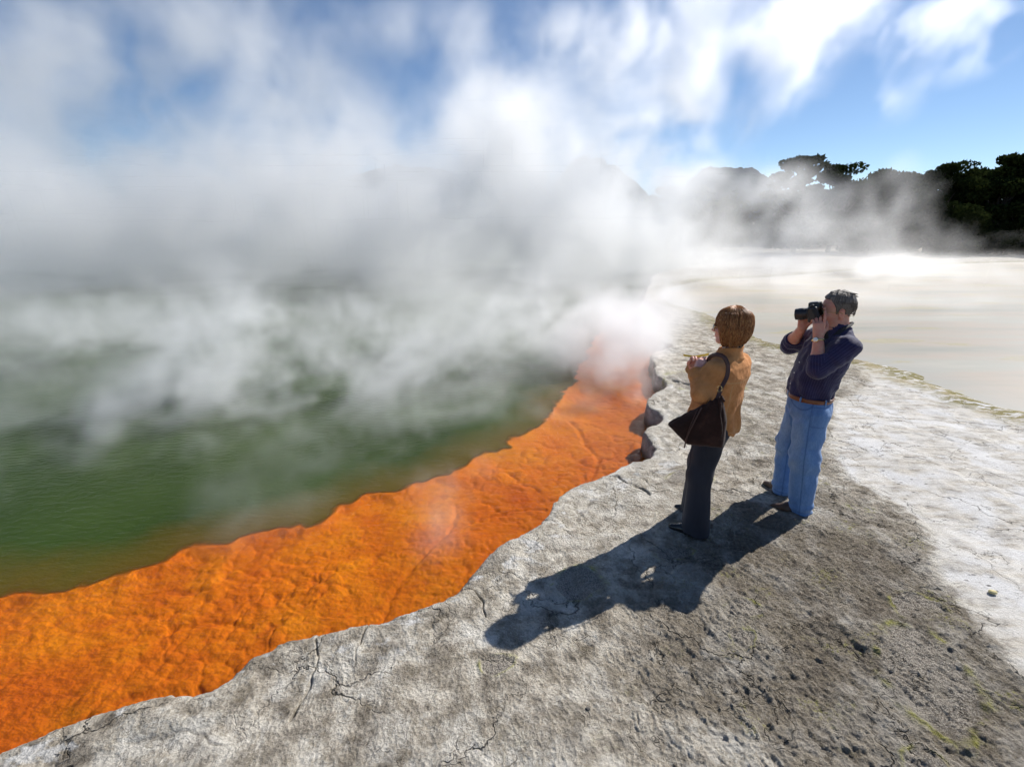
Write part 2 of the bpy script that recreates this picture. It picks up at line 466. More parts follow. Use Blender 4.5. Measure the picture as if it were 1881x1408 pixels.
net = m.voro(1.9, wv, 'DISTANCE_TO_EDGE')
net2 = m.voro(6.5, wv, 'DISTANCE_TO_EDGE')
netm = m.math('MULTIPLY', m.ramp(net, [(0.0, 1), (0.010, 0)]), m.ramp(m.noise(1.3, 3, .5), [(0.46, 0), (0.56, 1)]))
netm2 = m.math('MULTIPLY', m.ramp(net2, [(0.0, 1), (0.022, 0)]), m.ramp(m.noise(2.9, 3, .5), [(0.54, 0), (0.62, .8)]))
netm = m.math('MAXIMUM', netm, netm2)
col = m.mix(m.math('MULTIPLY', netm, 0.8), col, (0.055, 0.046, 0.034))
stain = m.ramp(m.noise(5.2, 6, .72, wv), [(0.50, 0), (0.545, 0.5), (0.60, 0.0), (0.66, 0.6)])
col = m.mix(m.math('MULTIPLY', stain, m.math('SUBTRACT', 1.0, m.math('MULTIPLY', m.attr('white'), .7))), col, m.mix(n_fine, (0.13, 0.105, 0.07), (0.27, 0.225, 0.155)))
# mineral stains and lichen
lich = m.math('MULTIPLY', m.attr('scabrim'), m.ramp(n_mid, [(0.46, 0), (0.60, 1)]))
col = m.mix(m.math('MULTIPLY', lich, 0.8), col, m.ramp(n_fine, [(0.35, (0.10, 0.10, 0.02)), (0.6, (0.30, 0.29, 0.04))]))
sp = m.math('MULTIPLY', m.ramp(m.noise(3.4, 3, 0.5, m.mapped((1, 1, 1), (0, 0, 2.1))), [(0.57, 0), (0.64, 1)]), m.ramp(n_fine, [(0.52, 0), (0.62, 0.8)]))
col = m.mix(m.math('MULTIPLY', sp, m.attr('rough')), col, (0.20, 0.19, 0.05))
scabcol = m.ramp(m.voro(150), [(0.1, (0.46, 0.42, 0.36)), (0.5, (0.27, 0.24, 0.20)), (0.75, (0.13, 0.11, 0.09))])
col = m.mix(m.math('MULTIPLY', m.attr('scab'), m.ramp(n_mid, [(0.38, 0.35), (0.55, 0.9)])), col, scabcol)
col = m.mix(m.math('MULTIPLY', m.ramp(m.math('ADD', m.attr('terd'), m.math('MULTIPLY', m.noise(2.1, 3, .5), -.7)), [(0.0, 1), (0.35, 0)]), m.ramp(m.noise(9, 5, .7, m.mapped((.6, 1.3, 1), (0, 0, R(-35)))), [(0.44, 0), (0.50, 0.95)])), col, m.mix(n_fine, (0.10, 0.085, 0.015), (0.24, 0.20, 0.045)))
col = m.mix(m.math('MULTIPLY', m.ramp(m.attr('terd'), [(0.2, 1), (1.4, 0)]), m.ramp(m.noise(1.7, 4, .6), [(0.50, 0), (0.62, 0.7)])), col, tan)
# white salt on the bank, wet dark line at the water
salt = m.math('MULTIPLY', m.ramp(m.noise(4.5, 5, 0.62, m.mapped((1, 1.6, 1), (0, 0, 0.5))), [(0.56, 0), (0.62, 1)]), m.ramp(m.attr('rimd'), [(0.02, 0.0), (0.07, 1), (0.25, 0.7), (0.4, 0)]))
col = m.mix(m.math('MULTIPLY', salt, 0.8), col, (0.66, 0.65, 0.63))
zpos = m.n('ShaderNodeSeparateXYZ', {0: P_}).outputs[2]
col = m.mix(m.ramp(m.math('ADD', zpos, 0.25), [(0.06, 1.0), (0.14, 0.0)]), col, m.mix(n_fine, (0.16, 0.13, 0.10), (0.34, 0.27, 0.20)))
col = m.mix(m.math('MULTIPLY', m.ramp(m.attr('rimd'), [(0.0, 0.0), (0.5, 0.0)]), 0.5), col, col)
col = m.mix(m.math('MULTIPLY', m.attr('crack'), 0.75), col, (0.06, 0.05, 0.035))
col = m.mix(m.math('MULTIPLY', m.ramp(n_grit, [(0.36, 0.75), (0.48, 0)]), 0.35), col, (0.06, 0.05, 0.04))
col = m.mix(m.math('MULTIPLY', m.ramp(n_grit, [(0.60, 0), (0.68, 1)]), 0.35), col, (0.62, 0.60, 0.56))
hb = m.math('ADD', m.math('MULTIPLY', n_fine, 0.6), m.math('MULTIPLY', n_grit, 0.4))
hb = m.math('ADD', hb, m.math('MULTIPLY', m.voro(60), 0.35))
hb = m.math('SUBTRACT', hb, m.math('MULTIPLY', netm, 0.9))
amp_n = m.math('SUBTRACT', 1.0, m.math('MULTIPLY', m.attr('white'), 0.65))
nrm = m.bump(m.math('MULTIPLY', hb, amp_n), 1.0, 0.020)
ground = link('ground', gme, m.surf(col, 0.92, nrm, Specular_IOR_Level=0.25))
tag(ground, kind='structure')

# ---------------------------------------------------------------- orange shelf and pool bed
az2 = np.arange(-75, 60, 0.16)
rad2 = 1.6 * 1.0036 ** np.arange(int(math.log(26 / 1.6) / math.log(1.0036)))
rad2 = np.concatenate([rad2, rad2[-1] * 1.03 ** np.arange(1, 45)])
bxx, byy, bf = polar_mesh_arrays(az2, rad2, False)
b_sR = sdf_poly(rimP, bxx, byy)
b_sS = shelf_dist(bxx, byy)
# cauliflower lumps of precipitate: rounded cells at two sizes


def lumps(x, y, f, seed):
    xi = np.floor(x * f); yi = np.floor(y * f); best = np.full(x.shape, 9.0, np.float32)
    for dx in (-1, 0, 1):
        for dy in (-1, 0, 1):
            cx = xi + dx; cyy = yi + dy
            jx = noise_hash(cx.astype(np.int64), cyy.astype(np.int64), np.zeros_like(cx, dtype=np.int64), seed)
            jy = noise_hash(cx.astype(np.int64), cyy.astype(np.int64), np.ones_like(cx, dtype=np.int64), seed)
            best = np.minimum(best, np.hypot(x * f - cx - jx, y * f - cyy - jy))
    return np.sqrt(np.clip(1 - (best / 0.75) ** 2, 0, 1))


jw = 0.035 * fbm2(bxx, byy, 6, 3, 71); jv = 0.035 * fbm2(bxx, byy, 6, 3, 81)
far_f = 1 - sstep(9, 16, np.hypot(bxx, byy))
region = sstep(-0.25, 0.35, fbm2(bxx, byy, 1.1, 3, 88))
L1 = lumps(bxx + jw, byy + jv, 5.0, 101); L2 = lumps(bxx + jw, byy + jv, 11.0, 102); L3 = lumps(bxx, byy, 25.0, 103)
reg2 = sstep(-0.1, 0.4, fbm2(bxx, byy, 2.3, 3, 98))
bz = -0.268 + 0.020 * fbm2(bxx, byy, 1.2, 3, 73) + 0.006 * fbm2(bxx, byy, 9, 4, 75) + far_f * (0.022 * L1 * region * reg2 + 0.016 * L2 * (0.12 + 0.88 * region) + 0.006 * L3 * reg2 + 0.004 * fbm2(bxx, byy, 38, 3, 79))
wv = np.abs(fbm2(bxx, byy, 3.2, 3, 83)); bz -= far_f * 0.007 * np.exp(-(wv / .035) ** 2) * region
for pts, w, dep in ([[(-1.05, 2.05), (-.95, 2.35), (-1.15, 2.6)], .03, .008], [[(-.85, 2.15), (-.75, 2.7), (-.5, 3.2), (-.5, 3.6)], .02, .012], [[(-2.4, 2.1), (-1.9, 2.3), (-1.6, 2.25)], .02, .012], [[(.6, 3.6), (.9, 4.4), (.75, 5.4)], .03, .02], [[(-.5, 3.2), (0, 3.5), (.3, 3.5)], .014, .015]):
    bz -= dep * np.exp(-(seg_dist(bxx + jw, byy + jv, pts) / w) ** 2)
bz = np.minimum(bz, -0.214)
ke = np.exp(-np.clip(-b_sS, 0, 9) / 0.12); bz = bz * (1 - ke) + (-0.2035 - 0.002 * (1 - L2)) * ke
edge_l = 0.05 * L1
drop = np.clip(b_sS, 0, None)
bz = np.maximum(bz - 0.22 * drop, -1.4)
keepv = (b_sR < 0.35) & (b_sS < 6)
kf = keepv[bf].all(1)
usedb = np.zeros(len(bxx), bool); usedb[bf[kf].ravel()] = True
rmb = np.cumsum(usedb) - 1
bme = mesh_np('lake_bed', np.stack([bxx, byy, bz], 1)[usedb], rmb[bf[kf]])
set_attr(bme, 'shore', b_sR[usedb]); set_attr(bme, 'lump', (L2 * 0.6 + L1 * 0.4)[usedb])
m = NT('orange_precipitate')
nb = m.noise(1.5, 6, 0.7); nf = m.noise(16, 5, 0.6)
c1 = m.ramp(nb, [(0.30, (0.56, 0.115, 0.006)), (0.46, (0.68, 0.180, 0.005)), (0.58, (0.74, 0.235, 0.006)), (0.72, (0.78, 0.31, 0.012))])
c1 = m.mix(m.ramp(nf, [(0.36, 0.4), (0.5, 0.0)]), c1, (0.52, 0.11, 0.01))
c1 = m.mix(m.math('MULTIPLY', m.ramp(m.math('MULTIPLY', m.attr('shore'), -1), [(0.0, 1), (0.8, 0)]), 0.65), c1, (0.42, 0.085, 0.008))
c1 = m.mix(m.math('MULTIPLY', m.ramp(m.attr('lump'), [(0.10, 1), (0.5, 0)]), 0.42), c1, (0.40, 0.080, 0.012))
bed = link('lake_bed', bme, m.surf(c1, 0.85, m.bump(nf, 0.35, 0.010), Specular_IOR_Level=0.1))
tag(bed, kind='structure')

# ---------------------------------------------------------------- green pool water
az3 = np.concatenate([np.arange(-100, -62, 1.0), np.arange(-62, 75, 0.25)])
rad3 = np.concatenate([1.2 * 1.005 ** np.arange(530), ]); rad3 = np.concatenate([rad3, rad3[-1] * 1.05 ** np.arange(1, 42)])
qx, qy, qf = polar_mesh_arrays(az3, rad3, False)
q_sR = sdf_poly(rimP, qx, qy)
q_sS = shelf_dist(qx, qy)
kf = (q_sR < 0.4)[qf].all(1)
uq = np.zeros(len(qx), bool); uq[qf[kf].ravel()] = True
rq = np.cumsum(uq) - 1
wz = WATER_Z + 0.0008 * fbm2(qx, qy, 1.8, 3, 7)
wme = mesh_np('pool_water', np.stack([qx, qy, wz], 1)[uq], rq[qf[kf]])
set_attr(wme, 'depth', np.clip(q_sS, -1, 30)[uq]); set_attr(wme, 'offshore', -q_sR[uq])
m = NT('pool_water')
murk = m.ramp(m.attr('depth'), [(0.0, 0.0), (0.008, 0.25), (0.025, 0.7), (0.06, 0.94), (0.12, 1.0)])
gn = m.noise(0.7, 4, 0.6)
gcol = m.ramp(gn, [(0.3, (0.022, 0.040, 0.004)), (0.7, (0.036, 0.062, 0.008))])
gcol = m.mix(m.ramp(m.attr('depth'), [(0.0, 1.0), (0.06, .7), (0.6, 0.0)]), gcol, (0.11, 0.060, 0.005))
rip = m.noise(9, 4, 0.6, m.mapped((1, 2.2, 1), (0, 0, R(15)))); rip2 = m.noise(34, 3, 0.6)
nrm = m.bump(m.math('ADD', rip, m.math('MULTIPLY', rip2, 0.3)), 0.35, 0.02)
dif = m.n('ShaderNodeBsdfDiffuse', {'Color': gcol, 'Normal': nrm})
tr = m.n('ShaderNodeBsdfTransparent', {'Color': (0.99, 0.95, 0.86)})
mx = m.n('ShaderNodeMixShader', {0: murk, 1: tr, 2: dif})
gl = m.n('ShaderNodeBsdfGlossy', {'Color': (1, 1, 1), 'Roughness': 0.12, 'Normal': nrm})
fr = m.n('ShaderNodeFresnel', {'IOR': 1.33, 'Normal': nrm})
mx2 = m.n('ShaderNodeMixShader', {0: m.math('MULTIPLY', fr, 0.55), 1: mx, 2: gl})
m.t.links.new(mx2.outputs[0], m.out.inputs['Surface'])
pool = link('pool_water', wme, m.m); tag(pool, kind='structure')

# ---------------------------------------------------------------- milky water lying on the silica terrace
az4 = np.arange(5, 110, 0.3); rad4 = 4.2 * 1.012 ** np.arange(300)
tx, ty, tf = polar_mesh_arrays(az4, rad4, False)
t_s = sdf_poly(terP, tx, ty)
kf = ((t_s < 0.35) & (np.hypot(tx, ty) < 130))[tf].all(1)
ut = np.zeros(len(tx), bool); ut[tf[kf].ravel()] = True
rt = np.cumsum(ut) - 1
tme = mesh_np('terrace_water', np.stack([tx, ty, np.full(len(tx), -0.045)], 1)[ut], rt[tf[kf]])
set_attr(tme, 'terd', t_s[ut])
m = NT('milky_water')
band = m.noise(0.5, 5, 0.6, m.mapped((0.25, 1.3, 1), (0, 0, R(-38))))
tc = m.ramp(band, [(0.30, (0.24, 0.225, 0.17)), (0.42, (0.31, 0.285, 0.22)), (0.52, (0.38, 0.31, 0.23)), (0.62, (0.35, 0.33, 0.26)), (0.75, (0.43, 0.39, 0.31))])
tc = m.mix(m.ramp(m.math('MULTIPLY', m.attr('terd'), -1), [(0.0, 0.8), (0.9, 0)]), tc, (0.33, 0.31, 0.26))
alg = m.math('MULTIPLY', m.ramp(m.noise(0.9, 5, 0.65, m.mapped((0.5, 1.4, 1), (0, 0, R(-35)))), [(0.56, 0), (0.62, 1)]), 0.75)
tc = m.mix(alg, tc, m.mix(m.noise(12, 3), (0.26, 0.21, 0.08), (0.44, 0.38, 0.20)))
ter = link('terrace_water', tme, m.surf(tc, 0.35, m.bump(m.noise(5, 4, 0.6), 0.15, 0.02), Specular_IOR_Level=0.2))
tag(ter, kind='structure')
# ---------------------------------------------------------------- trees beyond the terrace, hills behind
def leaf_mat(name, c0, c1):
    m = NT(name)
    c = m.ramp(m.noise(3.0, 4, .7), [(0.35, c0), (0.65, c1)])
    df = m.n('ShaderNodeBsdfDiffuse', {'Color': c}); tl = m.n('ShaderNodeBsdfTranslucent', {'Color': c})
    mx = m.n('ShaderNodeMixShader', {0: 0.18, 1: df, 2: tl})
    m.t.links.new(mx.outputs[0], m.out.inputs['Surface'])
    return m.m


leaf_a = leaf_mat('dark_foliage', (0.012, 0.020, 0.006), (0.040, 0.052, 0.016))
leaf_b = leaf_mat('olive_foliage', (0.026, 0.034, 0.010), (0.075, 0.080, 0.028))
bark = plain('grey_bark', (0.05, 0.040, 0.032), 0.9)


def tree(x, y, h, wd, seed, mat, label, kind='tree', flat=0.5, nclump=34, nleaf=260):
    rs = np.random.default_rng(seed); gz = -0.4
    root = bpy.data.objects.new('broadleaf_tree', None); COL.objects.link(root); root.location = (x, y, gz)
    tag(root, label, kind, group='dark trees beyond the terrace')
    limbs_v = []; limbs_f = []
    def add(pts, rad):
        tm = tube_mesh('t', spline(pts, 4), [rad[0] + (rad[1] - rad[0]) * k / (4 * (len(pts) - 1)) for k in range(4 * (len(pts) - 1) + 1)], 7)
        o0 = len(limbs_v); limbs_v.extend([tuple(v.co) for v in tm.vertices]); limbs_f.extend([tuple(o0 + k for k in f.vertices) for f in tm.polygons]); bpy.data.meshes.remove(tm)
    top = (rs.uniform(-.4, .4), rs.uniform(-.4, .4), h * .72)
    add([(0, 0, -.3), (rs.uniform(-.2, .2), 0, h * .3), top], (h * .030, h * .010))
    C_ = []
    for i in range(nclump):
        a = rs.uniform(0, 6.283); rr = math.sqrt(rs.uniform(.02, 1)); t = rs.uniform(0, 1)
        zc = h * (.16 + .76 * t); prof = math.sin(math.pi * min(1, .18 + .78 * t)) ** .7
        c = np.array((math.cos(a) * rr * wd * prof, math.sin(a) * rr * wd * prof, zc + rs.uniform(-.05, .05) * h))
        C_.append((c, wd * rs.uniform(.20, .36)))
        if i % 3 == 0: add([(0, 0, h * rs.uniform(.22, .5)), tuple(c * (.5, .5, .75)), tuple(c)], (h * .012, h * .003))
    me = bpy.data.meshes.new('trunk'); me.from_pydata(limbs_v, [], limbs_f); me.update()
    link('trunk', me, bark, root)
    P_ = []
    for c, r_ in C_:
        n = nleaf; d = rs.standard_normal((n, 3)); d /= np.linalg.norm(d, axis=1)[:, None]
        rad_ = r_ * rs.uniform(.35, 1.0, n) ** .6
        P_.append(c + d * rad_[:, None] * np.array((1, 1, flat)))
    P_ = np.concatenate(P_); n = len(P_); s = rs.uniform(.10, .22, n) * wd / 3.2
    u1 = rs.standard_normal((n, 3)); u1 /= np.linalg.norm(u1, axis=1)[:, None]
    u2 = np.cross(u1, rs.standard_normal((n, 3))); u2 /= np.linalg.norm(u2, axis=1)[:, None]
    V = np.stack([P_ + u1 * s[:, None], P_ + u2 * s[:, None] * .55, P_ - u1 * s[:, None], P_ - u2 * s[:, None] * .55], 1).reshape(-1, 3)
    me = mesh_np('crown', V, np.arange(n * 4).reshape(-1, 4), False)
    link('crown', me, mat, root)
    return root


TREES = [  # x, y, height, half width, material, flat
 (24.5, 42.5, 8.6, 3.0, 'a', .34, 'flat-topped dark tree rising clear above steam, left of the right-hand grove'),
 (28.6, 44.0, 8.0, 3.0, 'a', .45, 'rounded dark tree right behind the flat-topped tree, half veiled by steam'),
 (33.5, 45.0, 7.6, 3.8, 'a', .5, 'broad black-green tree standing right of the steam plume'),
 (37.8, 44.5, 8.0, 3.6, 'a', .5, 'dense dark tree in the middle of the right-hand grove'),
 (42.8, 44.0, 8.7, 4.0, 'a', .5, 'tallest spreading tree at the right edge of the photo'),
 (47.6, 46.0, 8.8, 4.0, 'a', .5, 'dark tree at the far right, cut by the frame'),
 (15.2, 50.0, 6.8, 2.8, 'b', .6, 'olive bushy tree below the blue hill, leftmost of the visible trees'),
 (18.6, 50.5, 6.4, 2.8, 'b', .6, 'olive tree below the hill, second from the left, thick in steam'),
 (12.4, 53.0, 6.0, 2.4, 'b', .6, 'low olive tree at the edge of the big steam column'),
 (22.0, 52.0, 5.6, 2.6, 'b', .55, 'low tree whose top just shows above the drifting steam'),
 (36.0, 40.5, 4.2, 3.2, 'a', .6, 'low dark bush in front of the right-hand grove'),
 (41.5, 40.0, 4.4, 3.4, 'a', .6, 'wide low bush under the tallest tree at right'),
 (30.5, 41.5, 4.2, 3.0, 'a', .6, 'low bush in the steam under the rounded dark tree'),
]
for i, (x, y, h, wd, k, fl, lb) in enumerate(TREES):
    tree(x, y, h, wd, 900 + i, leaf_a if k == 'a' else leaf_b, lb, flat=fl, nclump=56 if wd > 2.9 else 40)


def hill(name, cx, cy, rx, ry, h, seed, label):
    n = 120; a = np.linspace(-1, 1, n)
    X, Y = np.meshgrid(a, a, indexing='ij')
    x = cx + X * rx; y = cy + Y * ry
    r = np.hypot(X, Y)
    z = h * np.cos(np.clip(r, 0, 1) * math.pi / 2) ** 1.7 * (1 + .25 * fbm2(X, Y, 2.2, 4, seed)) - 4 + 1.6 * np.abs(fbm2(X, Y, 28, 3, seed + 3)) * (r < 1)
    i = np.arange((n - 1) * (n - 1)); rr = i // (n - 1); cc = i % (n - 1)
    F = np.stack([rr * n + cc, (rr + 1) * n + cc, (rr + 1) * n + cc + 1, rr * n + cc + 1], 1)
    me = mesh_np(name, np.stack([x.ravel(), y.ravel(), z.ravel()], 1), F)
    o = link(name, me, hill_m); tag(o, kind='structure'); return o


m = NT('forested_hill')
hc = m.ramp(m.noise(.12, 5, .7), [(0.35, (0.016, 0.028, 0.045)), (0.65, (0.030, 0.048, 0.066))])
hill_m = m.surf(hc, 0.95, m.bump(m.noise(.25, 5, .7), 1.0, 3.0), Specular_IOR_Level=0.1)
hill('hill', 143, 330, 62, 80, 45, 5, '')
hill('hill', 58, 330, 60, 80, 52, 9, '')
hill('hill', -80, 330, 110, 90, 47, 12, '')
hill('hill', 330, 420, 200, 90, 30, 15, '')


def woods(name, x0, y0, x1, y1, h, dep, n, seed, mat):
    """far bush belt: leaf clumps heaped along a line, too many plants to count"""
    rs = np.random.default_rng(seed)
    nc = n; t = rs.uniform(0, 1, nc); off = rs.uniform(-dep, dep, nc)
    L = math.hypot(x1 - x0, y1 - y0); nx, ny = -(y1 - y0) / L, (x1 - x0) / L
    top = h * (.65 + .35 * np.sin(t * 23 + seed) * np.sin(t * 57 + 1) + .15 * rs.standard_normal(nc))
    c = np.stack([x0 + (x1 - x0) * t + nx * off, y0 + (y1 - y0) * t + ny * off, np.maximum(.3, rs.uniform(0, 1, nc) ** .6 * top)], 1)
    k = 40; d = rs.standard_normal((nc * k, 3)); d /= np.linalg.norm(d, axis=1)[:, None]
    P_ = np.repeat(c, k, 0) + d * (rs.uniform(.3, 1, nc * k) * 1.1)[:, None]
    s = rs.uniform(.14, .30, nc * k) * (L / 60) ** .5
    u1 = rs.standard_normal((nc * k, 3)); u1 /= np.linalg.norm(u1, axis=1)[:, None]
    u2 = np.cross(u1, rs.standard_normal((nc * k, 3))); u2 /= np.linalg.norm(u2, axis=1)[:, None]
    V = np.stack([P_ + u1 * s[:, None], P_ + u2 * s[:, None] * .6, P_ - u1 * s[:, None], P_ - u2 * s[:, None] * .6], 1).reshape(-1, 3)
    o = link(name, mesh_np(name, V, np.arange(len(V)).reshape(-1, 4), False), mat)
    tag(o, kind='stuff'); return o


tag(woods('bushland', 8, 60, 66, 52, 5.0, 3.5, 2600, 41, leaf_a), 'dark far-off bushland behind the terrace trees')
tag(woods('far_shore_bushland', -75, 92, 30, 80, 5.5, 3.0, 2600, 43, leaf_b), 'far-off bush along the opposite shore of the pool, lost in steam')
# ---------------------------------------------------------------- signed-distance modelling kit
def d_cap(p, a, b, ra, rb=None):
    rb = ra if rb is None else rb
    a = np.array(a, np.float32); b = np.array(b, np.float32); e = b - a
    t = np.clip(((p - a) @ e) / max(float(e @ e), 1e-9), 0, 1)
    return np.linalg.norm(p - a - t[:, None] * e, axis=1) - (ra + (rb - ra) * t)


def d_chain(p, pts, rs, k=0.03):
    d = None
    for i in range(len(pts) - 1):
        c = d_cap(p, pts[i], pts[i + 1], rs[i], rs[i + 1])
        d = c if d is None else smin(d, c, k)
    return d


def frame_m(fwd, up=(0, 0, 1)):
    f = np.array(fwd, float); f /= np.linalg.norm(f)
    l = np.cross(up, f); l /= np.linalg.norm(l)
    return np.stack([f, l, np.cross(f, l)])          # rows: forward, left, up


def d_ell(p, c, r, M=None):
    q = p - np.array(c, np.float32)
    if M is not None: q = q @ M.T.astype(np.float32)
    r = np.array(r, np.float32)
    k0 = np.linalg.norm(q / r, axis=1); k1 = np.linalg.norm(q / (r * r), axis=1)
    return k0 * (k0 - 1) / np.maximum(k1, 1e-6)


def d_box(p, c, r, M=None, rnd=0.0):
    q = p - np.array(c, np.float32)
    if M is not None: q = q @ M.T.astype(np.float32)
    q = np.abs(q) - (np.array(r, np.float32) - rnd)
    return np.linalg.norm(np.maximum(q, 0), axis=1) + np.minimum(q.max(1), 0) - rnd


def d_cyl(p, a, b, r, rnd=0.002):
    a = np.array(a, np.float32); b = np.array(b, np.float32); e = b - a; L = np.linalg.norm(e); e = e / L
    q = p - (a + b) / 2; h = q @ e; rad = np.linalg.norm(q - h[:, None] * e, axis=1)
    w = np.stack([rad - r + rnd, np.abs(h) - L / 2 + rnd], 1)
    return np.linalg.norm(np.maximum(w, 0), axis=1) + np.minimum(w.max(1), 0) - rnd


def smin(a, b, k):
    h = np.clip(0.5 + 0.5 * (b - a) / k, 0, 1)
    return b + (a - b) * h - k * h * (1 - h)


def smax(a, b, k): return -smin(-a, -b, k)


def sdf_mesh(name, fn, lo, hi, h=0.004, smooth=1):
    lo = np.array(lo, np.float32); hi = np.array(hi, np.float32)
    B = 8
    nb = np.ceil((hi - lo) / (h * B)).astype(int) + 1
    n = nb * B
    cx, cyv, cz = np.meshgrid(*[np.arange(k) for k in nb], indexing='ij')
    cc = lo + (np.stack([cx, cyv, cz], -1).reshape(-1, 3) * B + (B - 1) / 2) * h
    dc = fn(cc.astype(np.float32))
    f = np.repeat(np.repeat(np.repeat(dc.reshape(nb), B, 0), B, 1), B, 2).astype(np.float32)
    act = np.abs(dc) < h * B * 0.866 * 1.9 + 0.012
    f = f.reshape(nb[0], B, nb[1], B, nb[2], B).transpose(0, 2, 4, 1, 3, 5).reshape(-1, B, B, B)
    off = np.stack(np.meshgrid(*[np.arange(B)] * 3, indexing='ij'), -1).reshape(-1, 3)
    base = np.stack([cx, cyv, cz], -1).reshape(-1, 3)[act] * B
    pts = (lo + (base[:, None, :] + off[None]) * h).reshape(-1, 3).astype(np.float32)
    vals = np.concatenate([fn(c) for c in np.array_split(pts, max(1, len(pts) // 400000))])
    f[act] = vals.reshape(-1, B, B, B)
    f = f.reshape(nb[0], nb[1], nb[2], B, B, B).transpose(0, 3, 1, 4, 2, 5).reshape(n)
    f[[0, -1]] = np.abs(f[[0, -1]]); f[:, [0, -1]] = np.abs(f[:, [0, -1]]); f[:, :, [0, -1]] = np.abs(f[:, :, [0, -1]])
    s = f < 0
    c8 = [(i, j, k) for i in (0, 1) for j in (0, 1) for k in (0, 1)]
    def sl(a, i, j, k): return a[i:n[0] - 1 + i, j:n[1] - 1 + j, k:n[2] - 1 + k]
    cnt = sum(sl(s, *c).astype(np.int8) for c in c8)
    cells = np.argwhere((cnt > 0) & (cnt < 8))
    idx = np.full((n[0] - 1, n[1] - 1, n[2] - 1), -1, np.int32)
    idx[cells[:, 0], cells[:, 1], cells[:, 2]] = np.arange(len(cells))
    acc = np.zeros((len(cells), 3), np.float32); w = np.zeros(len(cells), np.float32)
    fv = {c: f[cells[:, 0] + c[0], cells[:, 1] + c[1], cells[:, 2] + c[2]] for c in c8}
    for c in c8:
        for ax in range(3):
            if c[ax]: continue
            d = list(c); d[ax] = 1; d = tuple(d)
            a, b = fv[c], fv[d]
            m_ = (a < 0) != (b < 0)
            t = np.where(m_, a / np.where(m_, a - b, 1), 0)
            pnt = np.tile(np.array(c, np.float32), (len(cells), 1)); pnt[:, ax] = t
            acc += pnt * m_[:, None]; w += m_
    V = lo + (cells + acc / w[:, None]) * h
    F = []
    for ax in range(3):
        a = s; sh = [slice(1, -1)] * 3; s0 = list(sh); s1 = list(sh)
        s0[ax] = slice(0, -1); s1[ax] = slice(1, None)
        df = a[tuple(s0)].astype(np.int8) - a[tuple(s1)].astype(np.int8)
        e = np.argwhere(df != 0); sg = df[df != 0]
        o3 = [1, 1, 1]; o3[ax] = 0
        e = e + np.array(o3)
        u_, v_ = [(1, 2), (2, 0), (0, 1)][ax]
        def g(du, dv):
            q = e.copy(); q[:, u_] += du; q[:, v_] += dv
            return idx[q[:, 0], q[:, 1], q[:, 2]]
        quad = np.stack([g(-1, -1), g(0, -1), g(0, 0), g(-1, 0)], 1)
        quad[sg < 0] = quad[sg < 0][:, ::-1]
        F.append(quad)
    F = np.concatenate(F); F = F[(F >= 0).all(1)]
    for _ in range(smooth):
        a2 = np.zeros_like(V); c2 = np.zeros(len(V), np.float32)
        for i in range(4):
            j = (i + 1) % 4
            np.add.at(a2, F[:, i], V[F[:, j]]); np.add.at(c2, F[:, i], 1)
            np.add.at(a2, F[:, j], V[F[:, i]]); np.add.at(c2, F[:, j], 1)
        V = V * 0.5 + 0.5 * a2 / np.maximum(c2, 1)[:, None]
    return V.astype(np.float32), F


def sdf_obj(name, fn, lo, hi, h, mat, parent=None, attrs=None, smooth=1):
    V, F = sdf_mesh(name, fn, lo, hi, h, smooth)
    me = mesh_np(name, V, F)
    if attrs:
        for k, v in attrs(V).items(): set_attr(me, k, v)
    return link(name, me, mat, parent)


class Fig:
    """local frame of a standing person: x to the pool side, y towards the viewer's side, z up"""
    def __init__(self, base):
        self.b = np.array(base, float); n = np.hypot(*base)
        self.d = self.b / n; self.l = np.array([-self.d[1], self.d[0]]); self.n = n
        self.M = Matrix(((self.l[0], -self.d[0], 0, base[0]), (self.l[1], -self.d[1], 0, base[1]), (0, 0, 1, 0), (0, 0, 0, 1)))

    def at(self, px, py, y=0.0):
        """local point seen at photo pixel (px, py), y metres in front of the figure's own plane"""
        u_ = px - 940.5; v_ = py - 704.0; cp, sp_ = math.cos(R(PITCH)), math.sin(R(PITCH))
        down = cp * v_ + sp_ * 860; fw = cp * 860 - sp_ * v_
        t = (self.n - y) / (u_ * self.d[0] + fw * self.d[1])
        P3 = np.array([u_, fw]) * t
        return (float((P3 - self.b) @ self.l), y, CAM_H - t * down)


